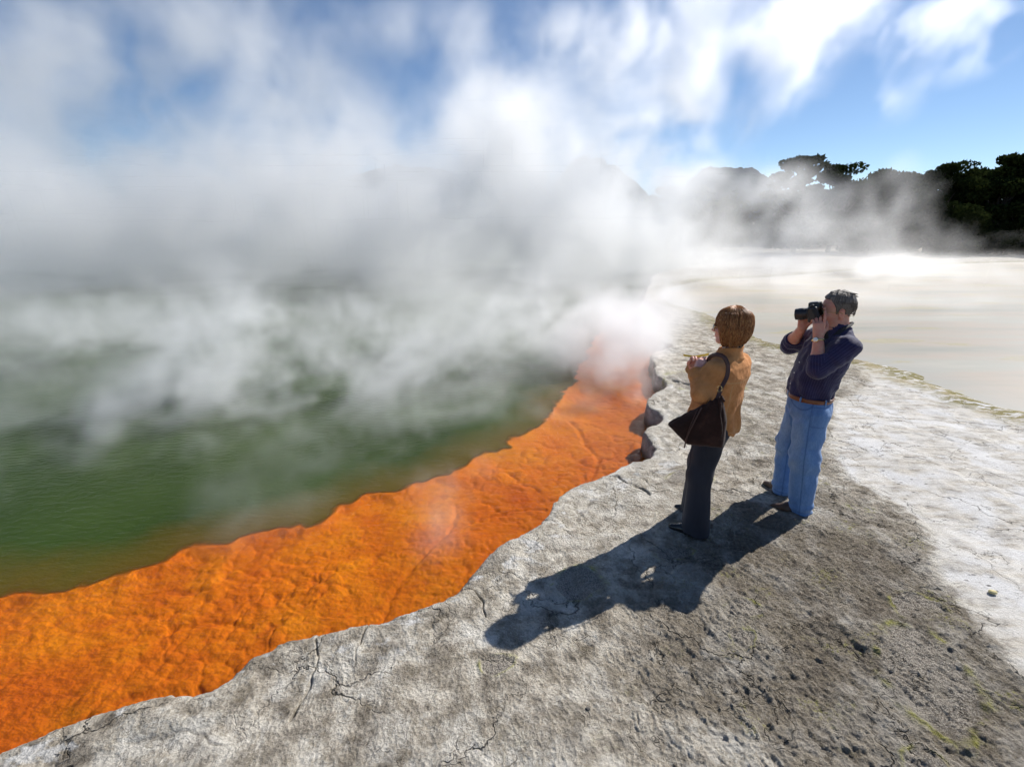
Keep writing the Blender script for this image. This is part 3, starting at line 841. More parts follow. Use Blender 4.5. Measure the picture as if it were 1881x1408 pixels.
def head_sdf(p, c, fwd, female=False, up=(0, 0, 1), s=1.0):
    M = frame_m(fwd, up)
    q = ((p - np.array(c, np.float32)) @ M.T.astype(np.float32)) / s
    d = d_ell(q, (-.012, 0, .038), (.098, .076, .086))
    d = smin(d, d_ell(q, (.028, 0, -.035), (.062, .057, .074)), .03)
    d = smin(d, d_cap(q, (.066, -.012, -.096), (.066, .012, -.096), .019), .03)
    for k in (-1, 1):
        d = smin(d, d_cap(q, (.0, k * .050, -.062), (.055, k * .018, -.098), .018), .02)
        d = smin(d, d_ell(q, (.062, k * .036, -.028), (.026, .022, .022)), .018)       # cheek
        d = smax(d, -d_ell(q, (.098, k * .032, .0), (.016, .017, .012)), .012)          # eye socket
        d = smin(d, d_ell(q, (.079, k * .031, .0), (.012, .013, .010)), .003)            # eyelid
        e = d_ell(q, (-.010, k * .079, -.006), (.019, .008, .031))
        e = smax(e, -d_ell(q, (-.006, k * .088, -.002), (.010, .007, .018)), .004)
        d = smin(d, e, .006)
    d = smin(d, d_cap(q, (.088, -.03, .024), (.088, .03, .024), .007), .014)
    d = smin(d, d_cap(q, (.090, 0, .008), (.113, 0, -.030), .006, .010), .010)
    for k in (-1, 1): d = smin(d, d_ell(q, (.101, k * .011, -.034), (.010, .008, .007)), .006)
    d = smin(d, d_cap(q, (.086, -.017, -.057), (.092, 0, -.056), .006), .007)
    d = smin(d, d_cap(q, (.086, .017, -.057), (.092, 0, -.056), .006), .007)
    d = smin(d, d_cap(q, (.084, -.014, -.068), (.090, 0, -.069), .007), .007)
    d = smin(d, d_cap(q, (.084, .014, -.068), (.090, 0, -.069), .007), .007)
    d = smax(d, -d_cap(q, (.096, -.018, -.062), (.098, .018, -.062), .003), .004)
    return d * s


def lip_attr(c, fwd, s=1.0, up=(0, 0, 1)):
    def f(V):
        q = ((V - np.array(c, np.float32)) @ frame_m(fwd, up).T.astype(np.float32)) / s
        lip = np.exp(-((np.linalg.norm((q - np.array((.092, 0, -.062), np.float32)) * np.array((1, .75, 1.7), np.float32), axis=1)) / .016) ** 4)
        ear = sstep(.070, .078, np.abs(q[:, 1])) * (q[:, 2] < .04) * (q[:, 2] > -.04)
        cheek = np.exp(-(((np.abs(q[:, 1]) - .04) / .02) ** 2 + ((q[:, 2] + .03) / .02) ** 2)) * (q[:, 0] > .04)
        return {'lip': lip, 'blush': np.clip(ear * .8 + cheek * .5, 0, 1) * (np.linalg.norm(q, axis=1) < .14)}
    return f


def hand_sdf(p, wrist, along, palm, side, curl, spread=0.2, s=1.0, thumb=None, index=None):
    """wrist point, direction the hand points in, direction the palm faces, side=+1 if the thumb lies along cross(along, palm)"""
    A = np.array(along, float); A /= np.linalg.norm(A)
    N = np.array(palm, float); N -= A * (A @ N); N /= np.linalg.norm(N)
    T = np.cross(A, N) * side
    W_ = np.array(wrist, float)
    def pt(a, t, n): return W_ + (A * a + T * t + N * n) * s
    d = d_cap(p, pt(.0, 0, 0), pt(.03, 0, 0), .024 * s, .026 * s)
    for t0 in (.027, .010, -.010, -.027):
        d = smin(d, d_cap(p, pt(.02, t0 * .6, 0), pt(.088, t0, 0), .0165 * s, .0115 * s), .012 * s)
    L = [(.042, .026, .022), (.047, .029, .023), (.044, .027, .022), (.034, .021, .019)]
    for i, t0 in enumerate((.029, .0095, -.0105, -.029)):
        cu = curl[i] if isinstance(curl, (list, tuple)) else curl
        if index is not None and i == 0: cu = index
        ang = 0.0; a_, t_, n_ = .088, t0, 0.0; sp_ = spread * (1.5 - i) * 0.10
        r_ = .0098 if i < 3 else .0085
        for j in range(3):
            ang += cu * (0.9, 1.1, .7)[j]
            a2 = a_ + L[i][j] * math.cos(ang); n2 = n_ + L[i][j] * math.sin(ang); t2 = t_ + L[i][j] * sp_
            d = smin(d, d_cap(p, pt(a_, t_, n_), pt(a2, t2, n2), r_ * s, (r_ - .001) * s), .0035 * s)
            a_, t_, n_ = a2, t2, n2; r_ -= .0010
    th = thumb or [(.022, .022, .006), (.052, .046, .020), (.078, .052, .034), (.100, .050, .044)]
    rr = [.016, .0125, .0110, .0092]
    for j in range(3):
        d = smin(d, d_cap(p, pt(*th[j]), pt(*th[j + 1]), rr[j] * s, rr[j + 1] * s), .007 * s)
    return d


def fold_noise(p, f, amp, seed, st=(1, 1, 1)):
    q = p * np.array(st, np.float32)
    return amp * fbm3(q, f, 3, seed)


# ---------------------------------------------------------------- cloth, skin and other materials
def skin_mat(name, base, red):
    m = NT(name)
    c = m.mix(m.ramp(m.noise(38, 4, .6), [(0.35, 0), (0.65, 1)]), base, red)
    c = m.mix(m.math('MULTIPLY', m.attr('blush'), 0.5), c, red)
    c = m.mix(m.attr('lip'), c, (red[0] * .75, red[1] * .45, red[2] * .5))
    return m.surf(c, 0.48, m.bump(m.noise(260, 3, .6), 0.12, 0.002), Subsurface_Weight=0.12, Subsurface_Radius=(.012, .005, .003), Subsurface_Scale=0.5)


def cloth_mat(name, fn, rough=0.85, sheen=0.2):
    m = NT(name); c, b = fn(m)
    return m.surf(c, rough, b, Sheen_Weight=sheen, Specular_IOR_Level=0.2)


skin_f = skin_mat('skin_fair', (0.70, 0.42, 0.33), (0.70, 0.33, 0.27))
skin_m = skin_mat('skin_tanned', (0.60, 0.31, 0.205), (0.60, 0.23, 0.16))


def cord(m):
    rib = m.n('ShaderNodeTexWave', {'Scale': 70.0, 'Distortion': 1.5, 'Detail': 2.0, 'Vector': m.mapped((1, 1, 0.0))}, wave_type='BANDS', bands_direction='X')
    rib2 = m.n('ShaderNodeTexWave', {'Scale': 70.0, 'Distortion': 1.5, 'Detail': 2.0, 'Vector': m.mapped((1, 1, 0.0))}, wave_type='BANDS', bands_direction='Y')
    n1 = m.noise(9, 5, .65); n2 = m.noise(55, 4, .7)
    c = m.ramp(n1, [(0.30, (0.46, 0.185, 0.060)), (0.5, (0.57, 0.245, 0.088)), (0.70, (0.66, 0.315, 0.125))])
    c = m.mix(m.math('MULTIPLY', m.attr('seam'), 0.7), c, (0.56, 0.37, 0.17))
    c = m.mix(m.math('MULTIPLY', n2, 0.3), c, (0.25, 0.13, 0.035))
    hb = m.math('ADD', m.math('MULTIPLY', m.math('ADD', rib, rib2), 0.25), m.math('MULTIPLY', n2, 0.4))
    return c, m.bump(hb, 0.6, 0.003)


def denim(m):
    n1 = m.noise(7, 5, .65, m.mapped((1, 1, .4))); n2 = m.noise(180, 3, .7, m.mapped((1, 1, .25)))
    c = m.ramp(n1, [(0.3, (0.095, 0.185, 0.385)), (0.5, (0.135, 0.255, 0.49)), (0.7, (0.19, 0.33, 0.57))])
    c = m.mix(m.math('MULTIPLY', m.attr('fade'), 0.75), c, (0.32, 0.44, 0.60))
    c = m.mix(m.math('MULTIPLY', m.ramp(n2, [(0.4, 1), (0.6, 0)]), 0.25), c, (0.05, 0.11, 0.27))
    c = m.mix(m.math('MULTIPLY', m.attr('seam'), 0.65), c, (0.045, 0.09, 0.22))
    return c, m.bump(m.math('ADD', m.math('MULTIPLY', n2, .5), m.noise(22, 4, .6)), 0.4, 0.006)


def pinstripe(m):
    s_ = m.n('ShaderNodeMath', {0: m.math('MULTIPLY', m.attr('stripe'), 62.0)}, operation='FRACT').outputs[0]
    n1 = m.noise(8, 4, .6)
    c = m.ramp(n1, [(0.3, (0.014, 0.012, 0.045)), (0.7, (0.030, 0.026, 0.082))])
    ln = m.ramp(s_, [(0.0, 0), (0.40, 0), (0.5, 1.0), (0.60, 0), (1.0, 0)])
    c = m.mix(m.math('MULTIPLY', ln, 0.28), c, (0.15, 0.14, 0.29))
    return c, m.bump(m.noise(24, 4, .6), 0.4, 0.006)


def slacks(m):
    n1 = m.noise(6, 4, .6, m.mapped((1, 1, .3)))
    return m.ramp(n1, [(0.3, (0.012, 0.013, 0.020)), (0.7, (0.028, 0.030, 0.042))]), m.bump(m.noise(90, 3, .6), 0.3, 0.003)


def suede(m):
    n1 = m.noise(10, 5, .7); n2 = m.noise(120, 3, .7)
    return m.ramp(n1, [(0.3, (0.016, 0.007, 0.005)), (0.55, (0.034, 0.014, 0.010)), (0.75, (0.060, 0.028, 0.020))]), m.bump(m.math('ADD', n1, m.math('MULTIPLY', n2, .3)), 0.5, 0.006)


def hair_mat(name, dark, mid, light, sc):
    m = NT(name)
    g = m.n('ShaderNodeCombineXYZ', {0: m.math('MULTIPLY', m.attr('strand'), 1.0), 1: m.attr('along'), 2: 0.0}).outputs[0]
    s1 = m.noise(sc, 4, .65, m.mapped((1, .10, 1), vec=g)); s2 = m.noise(sc * 3.1, 3, .6, m.mapped((1, .06, 1), vec=g))
    t = m.math('ADD', m.math('MULTIPLY', s1, .65), m.math('MULTIPLY', s2, .35))
    c = m.ramp(t, [(0.36, dark), (0.50, mid), (0.64, light)])
    return m.surf(c, 0.42, m.bump(t, 0.9, 0.006), Specular_IOR_Level=0.3)


cord_m = cloth_mat('tan_corduroy', cord, 0.85, 0.05)
denim_m = cloth_mat('blue_denim', denim)
shirt_m = cloth_mat('navy_pinstripe', pinstripe, 0.75)
slacks_m = cloth_mat('black_wool', slacks, 0.7, 0.1)
suede_m = cloth_mat('brown_suede', suede, 0.85, 0.1)
hair_f = hair_mat('auburn_hair', (0.085, 0.028, 0.008), (0.28, 0.11, 0.035), (0.58, 0.31, 0.12), 26)
hair_g = hair_mat('greying_hair', (0.035, 0.026, 0.020), (0.11, 0.088, 0.072), (0.28, 0.24, 0.205), 22)
black_gloss = plain('black_leather', (0.008, 0.008, 0.009), 0.18)
black_plastic = plain('black_plastic', (0.012, 0.012, 0.013), 0.35, bump=300)
black_web = plain('black_webbing', (0.012, 0.012, 0.014), 0.8, bump=400)
brown_leather = plain('brown_leather', (0.060, 0.030, 0.016), 0.42)
belt_leather = plain('tan_leather', (0.16, 0.050, 0.015), 0.33)
gold = plain('gold_metal', (0.75, 0.55, 0.25), 0.22, 1.0)
steel = plain('steel_metal', (0.62, 0.62, 0.62), 0.25, 1.0)
dial = plain('watch_dial', (0.80, 0.78, 0.72), 0.08)
lens_m = plain('dark_lens', (0.030, 0.018, 0.010), 0.06)
glass_m = plain('camera_glass', (0.010, 0.012, 0.022), 0.03)
paper_y = plain('yellow_paper', (0.78, 0.46, 0.04), 0.6)
dark_strap = plain('dark_strap_leather', (0.050, 0.018, 0.013), 0.5)
rubber = plain('dark_sole', (0.012, 0.011, 0.010), 0.7)
bead_m = plain('dark_bead', (0.02, 0.02, 0.02), 0.2)


def place(o, fig):
    o.matrix_world = fig.M


def glasses(head_c, fwd, parent, s, lens_mat, frame_mat, big=1.0, up=(0, 0, 1)):
    M = frame_m(fwd, up)
    def wpt(a, b, c): return tuple(np.array(head_c) + (M[0] * a + M[1] * b + M[2] * c) * s)
    fr = bpy.data.objects.new('sunglasses', tube_mesh('sunglasses', [wpt(.108, -.010, .010), wpt(.112, 0, .012), wpt(.108, .010, .010)], .0018 * s, 6))
    fr.data.materials.append(frame_mat); COL.objects.link(fr); fr.parent = parent
    for k in (-1, 1):
        cpts = []
        for i in range(20):
            a = 2 * math.pi * i / 20
            yy = k * (.034 + .024 * big * math.cos(a)); zz = -.001 + .019 * big * math.sin(a) * (1.0 - .12 * math.cos(a) * k)
            cpts.append(wpt(.108 - 3.2 * yy * yy * 1.6, yy, zz))
        link('rim', tube_mesh('rim', cpts, .0015 * s, 6, closed=True), frame_mat, fr)
        V = [wpt(.109 - 3.2 * .034 ** 2 * 1.6 + .001, k * .034, -.001)] + cpts
        V2 = [tuple(np.array(v) - M[0] * .002) for v in V]
        me = bpy.data.meshes.new('lens')
        F = [(0, i + 1, (i + 1) % 20 + 1) for i in range(20)] + [(21, 21 + (i + 1) % 20 + 1, 21 + i + 1) for i in range(20)] + [(i + 1, 21 + i + 1, 21 + (i + 1) % 20 + 1, (i + 1) % 20 + 1) for i in range(20)]
        me.from_pydata(V + V2, [], F); me.update()
        link('lens', me, lens_mat, fr)
        link('temple', tube_mesh('temple', spline([wpt(.092, k * .060, .004), wpt(.05, k * .076, .006), wpt(.0, k * .083, .004), wpt(-.02, k * .083, -.004)], 5), .0016 * s, 6), frame_mat, fr)
    return fr


def shoe(name, heel, toe, mat, parent, h=0.0035, hgt=.055, wid=.045, pointed=1.0):
    hl = np.array(heel, float); to = np.array(toe, float); L = np.linalg.norm(to - hl); M = frame_m((to - hl) * (1, 1, 0))
    def fn(p):
        q = (p - hl.astype(np.float32)) @ M.T.astype(np.float32)
        d = d_cap(q, (.035, 0, .030), (L * .55, 0, .026), .036, wid * .88)
        d = smin(d, d_cap(q, (L * .55, 0, .024), (L - .028, 0, .016), wid * .85, .020), .03)
        d = smin(d, d_cap(q, (.038, 0, .03), (.045, 0, .085), .034, .038), .03)
        return smax(d, .008 - q[:, 2], .004)
    lo = np.minimum(hl, to) - .08; hi = np.maximum(hl, to) + .09; lo[2] = hl[2] - .02; hi[2] = hl[2] + .14
    o = sdf_obj('shoe', fn, lo, hi, h, mat, parent)
    def fs(p):
        q = (p - hl.astype(np.float32)) @ M.T.astype(np.float32)
        q2 = q * np.array((1, 1, 0), np.float32)
        d = d_cap(q2, (.035, 0, 0), (L * .55, 0, 0), .038, wid * .92)
        d = smin(d, d_cap(q2, (L * .55, 0, 0), (L - .026, 0, 0), wid * .90, .022), .03)
        return smax(d, np.maximum(q[:, 2] - .011, -.008 - q[:, 2] - 0.006 * sstep(.07, .05, q[:, 0])), .002)
    link_s = sdf_obj('sole', fs, lo, hi, .004, rubber, o)
    return o


# ================================================================ WOMAN
W = Fig((1.36, 2.95))
wf = np.array((.88, -.47, 0)); wl = np.array((.47, .88, 0))            # chest faces away from the lens
w_head = np.array(W.at(1341, 603, .0)); w_head[2] += .012
whf = (.96, -.22, -.06)
wS = np.array((-.045, 0, 1.235))                                          # middle of the shoulder line
wSL = wS + wl * .150 + np.array((0, 0, -.015)); wSR = wS - wl * .150 + np.array((0, 0, -.015))
wEL = np.array(W.at(1290, 722, .20)); wWL = np.array(W.at(1280, 683, .10)); wER = wSR + np.array((.07, -.09, -.25)); wWR = np.array((.165, -.045, 1.165))
w_hip = np.array((-.02, 0, .83))
wAL = (np.array((.00, .13, 0)), np.array((.035, -.13, 0)))               # ankles: near (left), far (right)


def w_body(p):
    d = head_sdf(p, w_head, whf, True, s=.93)
    d = smin(d, d_cap(p, w_head + np.array((-.03, 0, -.07)), wS + np.array((.0, 0, .03)), .046, .055), .03)
    d = smin(d, d_chain(p, [wS + (0, 0, -.02), (-.03, 0, 1.05), (-.02, 0, .92), w_hip], [.085, .09, .095, .105], .05), .06)
    d = smin(d, d_cap(p, wSL, wSR, .045), .04)
    for s_, e, w_ in ((wSL, wEL, wWL), (wSR, wER, wWR)):
        d = smin(d, d_chain(p, [s_, e, w_], [.042, .035, .024], .02), .02)
    for k, a in ((.08, wAL[0]), (-.07, wAL[1])):
        d = smin(d, d_chain(p, [w_hip + (0.01, k, -.03), (.02, a[1] * .9, .43), a + (0, 0, .07)], [.085, .052, .034], .03), .04)
    dirL = np.array((.05, -.18, .85)); palmL = np.array((.2, -.95, -.1))
    d = smin(d, hand_sdf(p, wWL + (0, 0, .004), (-.28, -.36, .80), (-.45, -.75, -.45), 1, [.75, .8, .85, .9], s=.86), .012)
    d = smin(d, hand_sdf(p, wWR, (-.10, .30, .80), (-.3, .85, -.3), -1, [.7, .75, .8, .85], s=.86), .012)
    return d


woman = sdf_obj('person', w_body, (-.32, -.42, -.01), (.34, .40, 1.68), .0042, skin_f, None, lip_attr(w_head, whf, .93))
place(woman, W)
tag(woman, 'person with auburn bob in tan corduroy jacket and black trousers, standing at the orange edge', 'person')


def w_jacket_axis(p):
    z = p[:, 2]
    return z


def w_jacket(p):
    M = np.stack([wf, wl, np.array((0, 0, 1.0))])
    q = p @ M.T.astype(np.float32); z = p[:, 2]
    # torso: elliptical sections interpolated over height
    zz = [.74, .80, .92, 1.05, 1.16, 1.225, 1.272, 1.315]
    a = np.interp(z, zz, [.160, .157, .142, .137, .132, .110, .082, .064])       # front-back half depth
    b = np.interp(z, zz, [.196, .193, .176, .182, .195, .178, .120, .072])       # half width
    cx = np.interp(z, zz, [-.005, -.005, -.012, -.018, -.03, -.04, -.043, -.043])
    qq = np.stack([(q[:, 0] - cx * wf[0]) / a, (q[:, 1] - cx * wl[0]) / b], 1)
    rr = (np.abs(qq[:, 0]) ** 2.3 + np.abs(qq[:, 1]) ** 2.3) ** (1 / 2.3)
    d = (rr - 1) * np.minimum(a, b) * .9
    d = smax(d, z - 1.305, .02); d = smax(d, .768 + .012 * np.sin(q[:, 1] * 22) - z, .010)
    for s_, e, w_ in ((wSL, wEL, wWL), (wSR, wER, wWR)):
        ax = (w_ - e) / np.linalg.norm(w_ - e)
        c = d_cap(p, e, w_, .064, .050)
        c = smax(c, ((p - w_.astype(np.float32)) @ ax.astype(np.float32)) - .012, .006)
        c = smin(d_cap(p, s_ + (0, 0, -.008), e, .068, .066), c, .022)
        # gathered folds ringing the bent elbow
        te = np.linalg.norm(p - e.astype(np.float32), axis=1)
        inner = ((s_ + w_) / 2 - e); inner = inner / np.linalg.norm(inner)
        side = np.clip(((p - e.astype(np.float32)) @ inner.astype(np.float32)) / .05, -.3, 1)
        c = c + .0035 * np.sin(te * 120 + 3 * side + 25 * p[:, 1]) * np.exp(-(te / .11) ** 2) * np.clip(side + .35, 0, 1)
        cuff = np.abs(((p - w_.astype(np.float32)) @ ax.astype(np.float32)) + .028)
        c = c - .003 * sstep(.036, .030, cuff) * (np.linalg.norm(p - w_.astype(np.float32), axis=1) < .09)
        d = smin(d, c, .026)
    # open collar standing round the neck
    n_c = wS + np.array((-.004, 0, .080)); qn = p - n_c.astype(np.float32); rn = np.hypot(qn[:, 0], qn[:, 1])
    ring = np.maximum(np.abs(rn - (.066 + .35 * np.maximum(0, -qn[:, 2] + .01))) - .006, np.abs(qn[:, 2]) - .026 - .010 * np.clip(-qn @ wf.astype(np.float32) / .07, -1, 1))
    d = smin(d, ring, .010)
    ang = np.arctan2(q[:, 1], q[:, 0])
    d = d + .0055 * np.sin(ang * 9 + 4 * np.sin(z * 9)) * sstep(1.12, .85, z) * (np.abs(q[:, 1]) < .2) * .7
    d = d + fold_noise(p, 12, .010, 61, (1, 1, .8)) + fold_noise(p, 34, .0028, 66)
    return d


def w_jseam(V):
    M = np.stack([wf, wl, np.array((0, 0, 1.0))]); q = V @ M.T.astype(np.float32)
    bk = q[:, 0] < -.02
    yoke = np.exp(-((V[:, 2] - 1.135 - .10 * np.abs(q[:, 1])) / .0035) ** 2) * bk * (np.abs(q[:, 1]) < .17)
    v1 = np.exp(-((np.abs(q[:, 1] + .0) - .075 - .02 * (V[:, 2] - .9)) / .0035) ** 2) * bk * (V[:, 2] < 1.13)
    hem = np.exp(-((V[:, 2] - .80) / .0035) ** 2)
    return {'seam': np.clip(yoke + v1 + hem * .7, 0, 1)}


jacket = sdf_obj('jacket', w_jacket, (-.34, -.42, .70), (.34, .42, 1.40), .0042, cord_m, woman, w_jseam)


def w_trousers(p):
    d = d_ell(p, (-.02, 0, .80), (.118, .148, .12))
    nl = wAL[0]; fl = wAL[1]
    a = d_chain(p, [(-.01, .075, .78), (.025, .105, .45), nl + (-.0, 0, .02)], [.110, .076, .094], .05)
    b = d_chain(p, [(-.01, -.07, .78), (.035, -.10, .45), fl + (-.0, 0, .02)], [.110, .076, .092], .05)
    crease = lambda c, x0: c - .006 * np.exp(-((p[:, 1] - x0) / .008) ** 2) * (p[:, 0] > .02)
    d = smin(d, smin(crease(a, .115), crease(b, -.11), .012), .03)
    d = np.maximum(d, .022 - p[:, 2] + .02 * np.clip(p[:, 0], -.1, .06))
    d = d + fold_noise(p, 8, .008, 71, (1.2, 1.2, .35)) * sstep(.8, .3, p[:, 2])
    d = d + .004 * np.sin(p[:, 2] * 34 + p[:, 0] * 30) * np.exp(-((p[:, 2] - .66) / .10) ** 2)
    return d


sdf_obj('trousers', w_trousers, (-.24, -.30, -.01), (.24, .30, .98), .005, slacks_m, woman)
shoe('shoe', (-.075, .135, -.005), (.195, .125, -.005), black_gloss, woman)
shoe('shoe', (-.06, -.135, -.005), (.185, -.155, -.005), black_gloss, woman)


def w_hair(p):
    M = frame_m(whf); q = ((p - w_head.astype(np.float32)) @ M.T.astype(np.float32)) / .93
    ang = np.arctan2(q[:, 1], q[:, 0] + .012)
    back = np.clip(-q[:, 0] / .1, 0, 1)
    # rounded crown widening to a bob at jaw height
    z = q[:, 2]
    zz = [-.150, -.125, -.09, -.05, 0, .05, .09, .118, .135]
    a = np.interp(z, zz, [.058, .072, .092, .108, .114, .113, .098, .072, .046])
    b = np.interp(z, zz, [.060, .076, .088, .098, .102, .096, .080, .056, .036])
    qx = q[:, 0] + .022 - .01 * back
    rr = np.hypot(qx / a, q[:, 1] / b)
    d = (rr - 1) * np.minimum(a, b) * .85
    d = smax(d, z - .134, .02)
    lk = fbm3(np.stack([ang * 1.0, z * .35, 0 * z], 1), 7.0, 3, 141)
    d = d + (.013 * lk + .0016 * np.sin(ang * 47 + 5 * np.sin(z * 13 + 1))) * np.clip(1.15 - z / .14, .15, 1)
    # carve out the face
    face = d_ell(q, (.105, 0, -.055), (.078, .074, .092))
    d = smax(d, -face, .008)
    # hollow for the neck and a ragged lower edge
    d = smax(d, -d_cap(q, (-.035, 0, -.20), (-.02, 0, -.07), .050), .01)
    cut = -.128 + .004 * np.cos(ang) + .010 * np.sin(ang * 13) + .006 * np.sin(ang * 37 + 1) + .012 * back
    d = smax(d, (cut - z), .004)
    return d * .93


def hair_attr(c, fwd, s, up=(0, 0, 1)):
    def f(V):
        q = ((V - np.array(c, np.float32)) @ frame_m(fwd, up).T.astype(np.float32)) / s
        part = q - np.array((-.02, .01, .0), np.float32)
        return {'strand': np.arctan2(part[:, 1], part[:, 0]) * 1.0, 'along': np.linalg.norm(part - np.array((0, 0, .13), np.float32), axis=1) * 8}
    return f


sdf_obj('hair', w_hair, w_head - .19, w_head + .19, .003, hair_f, woman, hair_attr(w_head, whf, .93))


def strand_mesh(name, paths, radii, head, fwd, sc, up, mat, parent, seed):
    r_ = random.Random(seed); V = []; F = []; st = []; al = []
    for pts, rad in zip(paths, radii):
        sp = spline(pts, 2); n = len(sp)
        tm = tube_mesh('t', sp, [max(.0004, rad * math.sin(math.pi * (.12 + .83 * k / (n - 1)))) for k in range(n)], 4)
        o0 = len(V); V += [tuple(v.co) for v in tm.vertices]; F += [tuple(o0 + k for k in f.vertices) for f in tm.polygons]
        q = r_.uniform(0, 9); st += [q] * (4 * n); al += [k / n * 3 for k in range(n) for _ in range(4)]
        bpy.data.meshes.remove(tm)
    me = bpy.data.meshes.new(name); me.from_pydata(V, [], F); me.update()
    me.polygons.foreach_set('use_smooth', [True] * len(me.polygons))
    set_attr(me, 'strand', np.array(st)); set_attr(me, 'along', np.array(al))
    return link(name, me, mat, parent)


rs = random.Random(5); hm = frame_m(whf); paths = []; radii = []
ZW = [-.150, -.125, -.09, -.05, 0, .05, .09, .118, .135, .143]
AW = [.058, .070, .092, .110, .117, .115, .101, .076, .048, .004]; BW = [.060, .074, .089, .100, .105, .100, .084, .062, .038, .003]
for i in range(620):
    a = rs.uniform(-math.pi, math.pi); fr = abs(a) < 1.0
    z1 = rs.uniform(-.012, .018) if fr else -.130 + rs.uniform(-.012, .03) + (.022 if abs(a) > 2.3 else 0)
    z0 = rs.choice([.142, .142, .138, .10, rs.uniform(-.02, .10)])
    if z0 < z1 + .05: z0 = z1 + .07
    rr_ = rs.uniform(.985, 1.045); sw = rs.uniform(-.22, .22); pts = []
    for t in np.linspace(0, 1, 7):
        z = z0 + (z1 - z0) * t ** .9; a_ = a + sw * t * t + .04 * math.sin(t * 5 + i)
        ra = float(np.interp(z, ZW, AW)); rb = float(np.interp(z, ZW, BW)); k = rr_ + .012 * math.sin(i * 1.7 + t * 3)
        q_ = np.array((-.026 + math.cos(a_) * ra * k, math.sin(a_) * rb * k, z + .004)) * .93
        pts.append(tuple(w_head + hm[0] * q_[0] + hm[1] * q_[1] + hm[2] * q_[2]))
    paths.append(pts); radii.append(rs.uniform(.0014, .0032))
strand_mesh('locks', paths, radii, w_head, whf, .93, (0, 0, 1), hair_f, bpy.data.objects['hair'], 3)
glasses(w_head, whf, woman, .93, lens_m, gold, 1.3)
nk = []
cN = w_head + np.array((-.038, 0, -.122))
neck_o = bpy.data.objects.new('necklace', tube_mesh('necklace', [tuple(cN + np.array((math.cos(t) * .050, math.sin(t) * .050, -.012 * math.cos(t)))) for t in np.linspace(0, 2 * math.pi, 24, endpoint=False)], .0015, 5, closed=True))
neck_o.data.materials.append(gold); COL.objects.link(neck_o); neck_o.parent = woman
for t in np.linspace(0, 2 * math.pi, 14, endpoint=False):
    c = cN + np.array((math.cos(t) * .051, math.sin(t) * .051, -.012 * math.cos(t)))
    link('bead', tube_mesh('bead', [tuple(c + (0, 0, k)) for k in (-.006, -.004, 0, .004, .006)], [.001, .0045, .006, .0045, .001], 8), bead_m, neck_o)

# ---- handbag hanging at her elbow
by = .275
b_tl = np.array(W.at(1292, 745, by)); b_tr = np.array(W.at(1326, 728, by)); b_l = np.array(W.at(1229, 779, by)); b_bl = np.array(W.at(1262, 812, by)); b_br = np.array(W.at(1327, 819, by)); b_r = np.array(W.at(1334, 772, by))


def bag_sdf(p):
    x = p[:, 0]; z = p[:, 2]
    poly = np.array([b_tr, b_r, b_br, b_bl, b_l, b_tl])[:, [0, 2]]
    c = poly.mean(0); poly = c + (poly - c) * .93
    d2 = sdf_poly([tuple(v) for v in poly], x, z) - .016
    top = max(b_tr[2], b_tl[2]); t = np.clip((top - z) / (top - b_bl[2]), 0, 1)
    th = .012 + .048 * np.sqrt(t) * np.sqrt(np.clip(1.25 - t * .35, 0, 1))
    yc = by - .01 + .02 * t
    dy = np.abs(p[:, 1] - yc) - th * np.sqrt(np.clip(1 - np.clip((d2 + .055) / .055, 0, 1) ** 2, .02, 1))
    d = smax(d2, dy, .012)
    xt = (x - b_tr[0]) - (b_tl[0] - b_tr[0]) * .5
    d = d + .0055 * np.sin((xt / (.25 + t)) * 75 + 2 * np.sin(z * 20)) * (1 - t * .75) + fold_noise(p, 14, .006, 91, (1.2, 1, .5))
    return d


bag = sdf_obj('handbag', bag_sdf, (min(b_br[0], b_r[0]) - .05, by - .12, b_br[2] - .06), (b_l[0] + .05, by + .12, b_tr[2] + .06), .0038, suede_m)
place(bag, W)
tag(bag, "dark brown suede slouch handbag hanging from the woman's shoulder", 'handbag')
strap_pts = spline([W.at(1316, 738, .27), W.at(1325, 712, .235), W.at(1335, 692, .205), W.at(1337, 672, .19), W.at(1330, 656, .175), W.at(1316, 651, .15), W.at(1303, 657, .10), W.at(1297, 680, .07), W.at(1300, 710, .14)], 6)
sm = tube_mesh('strap', strap_pts, .013, 8, flat=.22, up=(0.25, .9, .35))
link('strap', sm, dark_strap, bag)
rp = np.array(W.at(1322, 714, .245))
link('buckle', tube_mesh('buckle', [tuple(rp + np.array((math.cos(t) * .014, .0, math.sin(t) * .018))) for t in np.linspace(0, 2 * math.pi, 16, endpoint=False)], .0022, 6, closed=True), gold, bag)
link('zip_pull', tube_mesh('zip_pull', spline([W.at(1289, 748, .315), W.at(1275, 775, .335), W.at(1262, 803, .34), W.at(1257, 822, .335)], 6), .0042, 6), dark_strap, bag)
link('piping', tube_mesh('piping', spline([W.at(1281, 752, .312), W.at(1268, 782, .338), W.at(1259, 808, .335)], 6), .0022, 6), dark_strap, bag)

link('side_strap', tube_mesh('side_strap', spline([W.at(1324, 740, .325), W.at(1323, 760, .335), W.at(1326, 785, .345), W.at(1325, 808, .345)], 6), .006, 6, flat=.5), suede_m, bag)

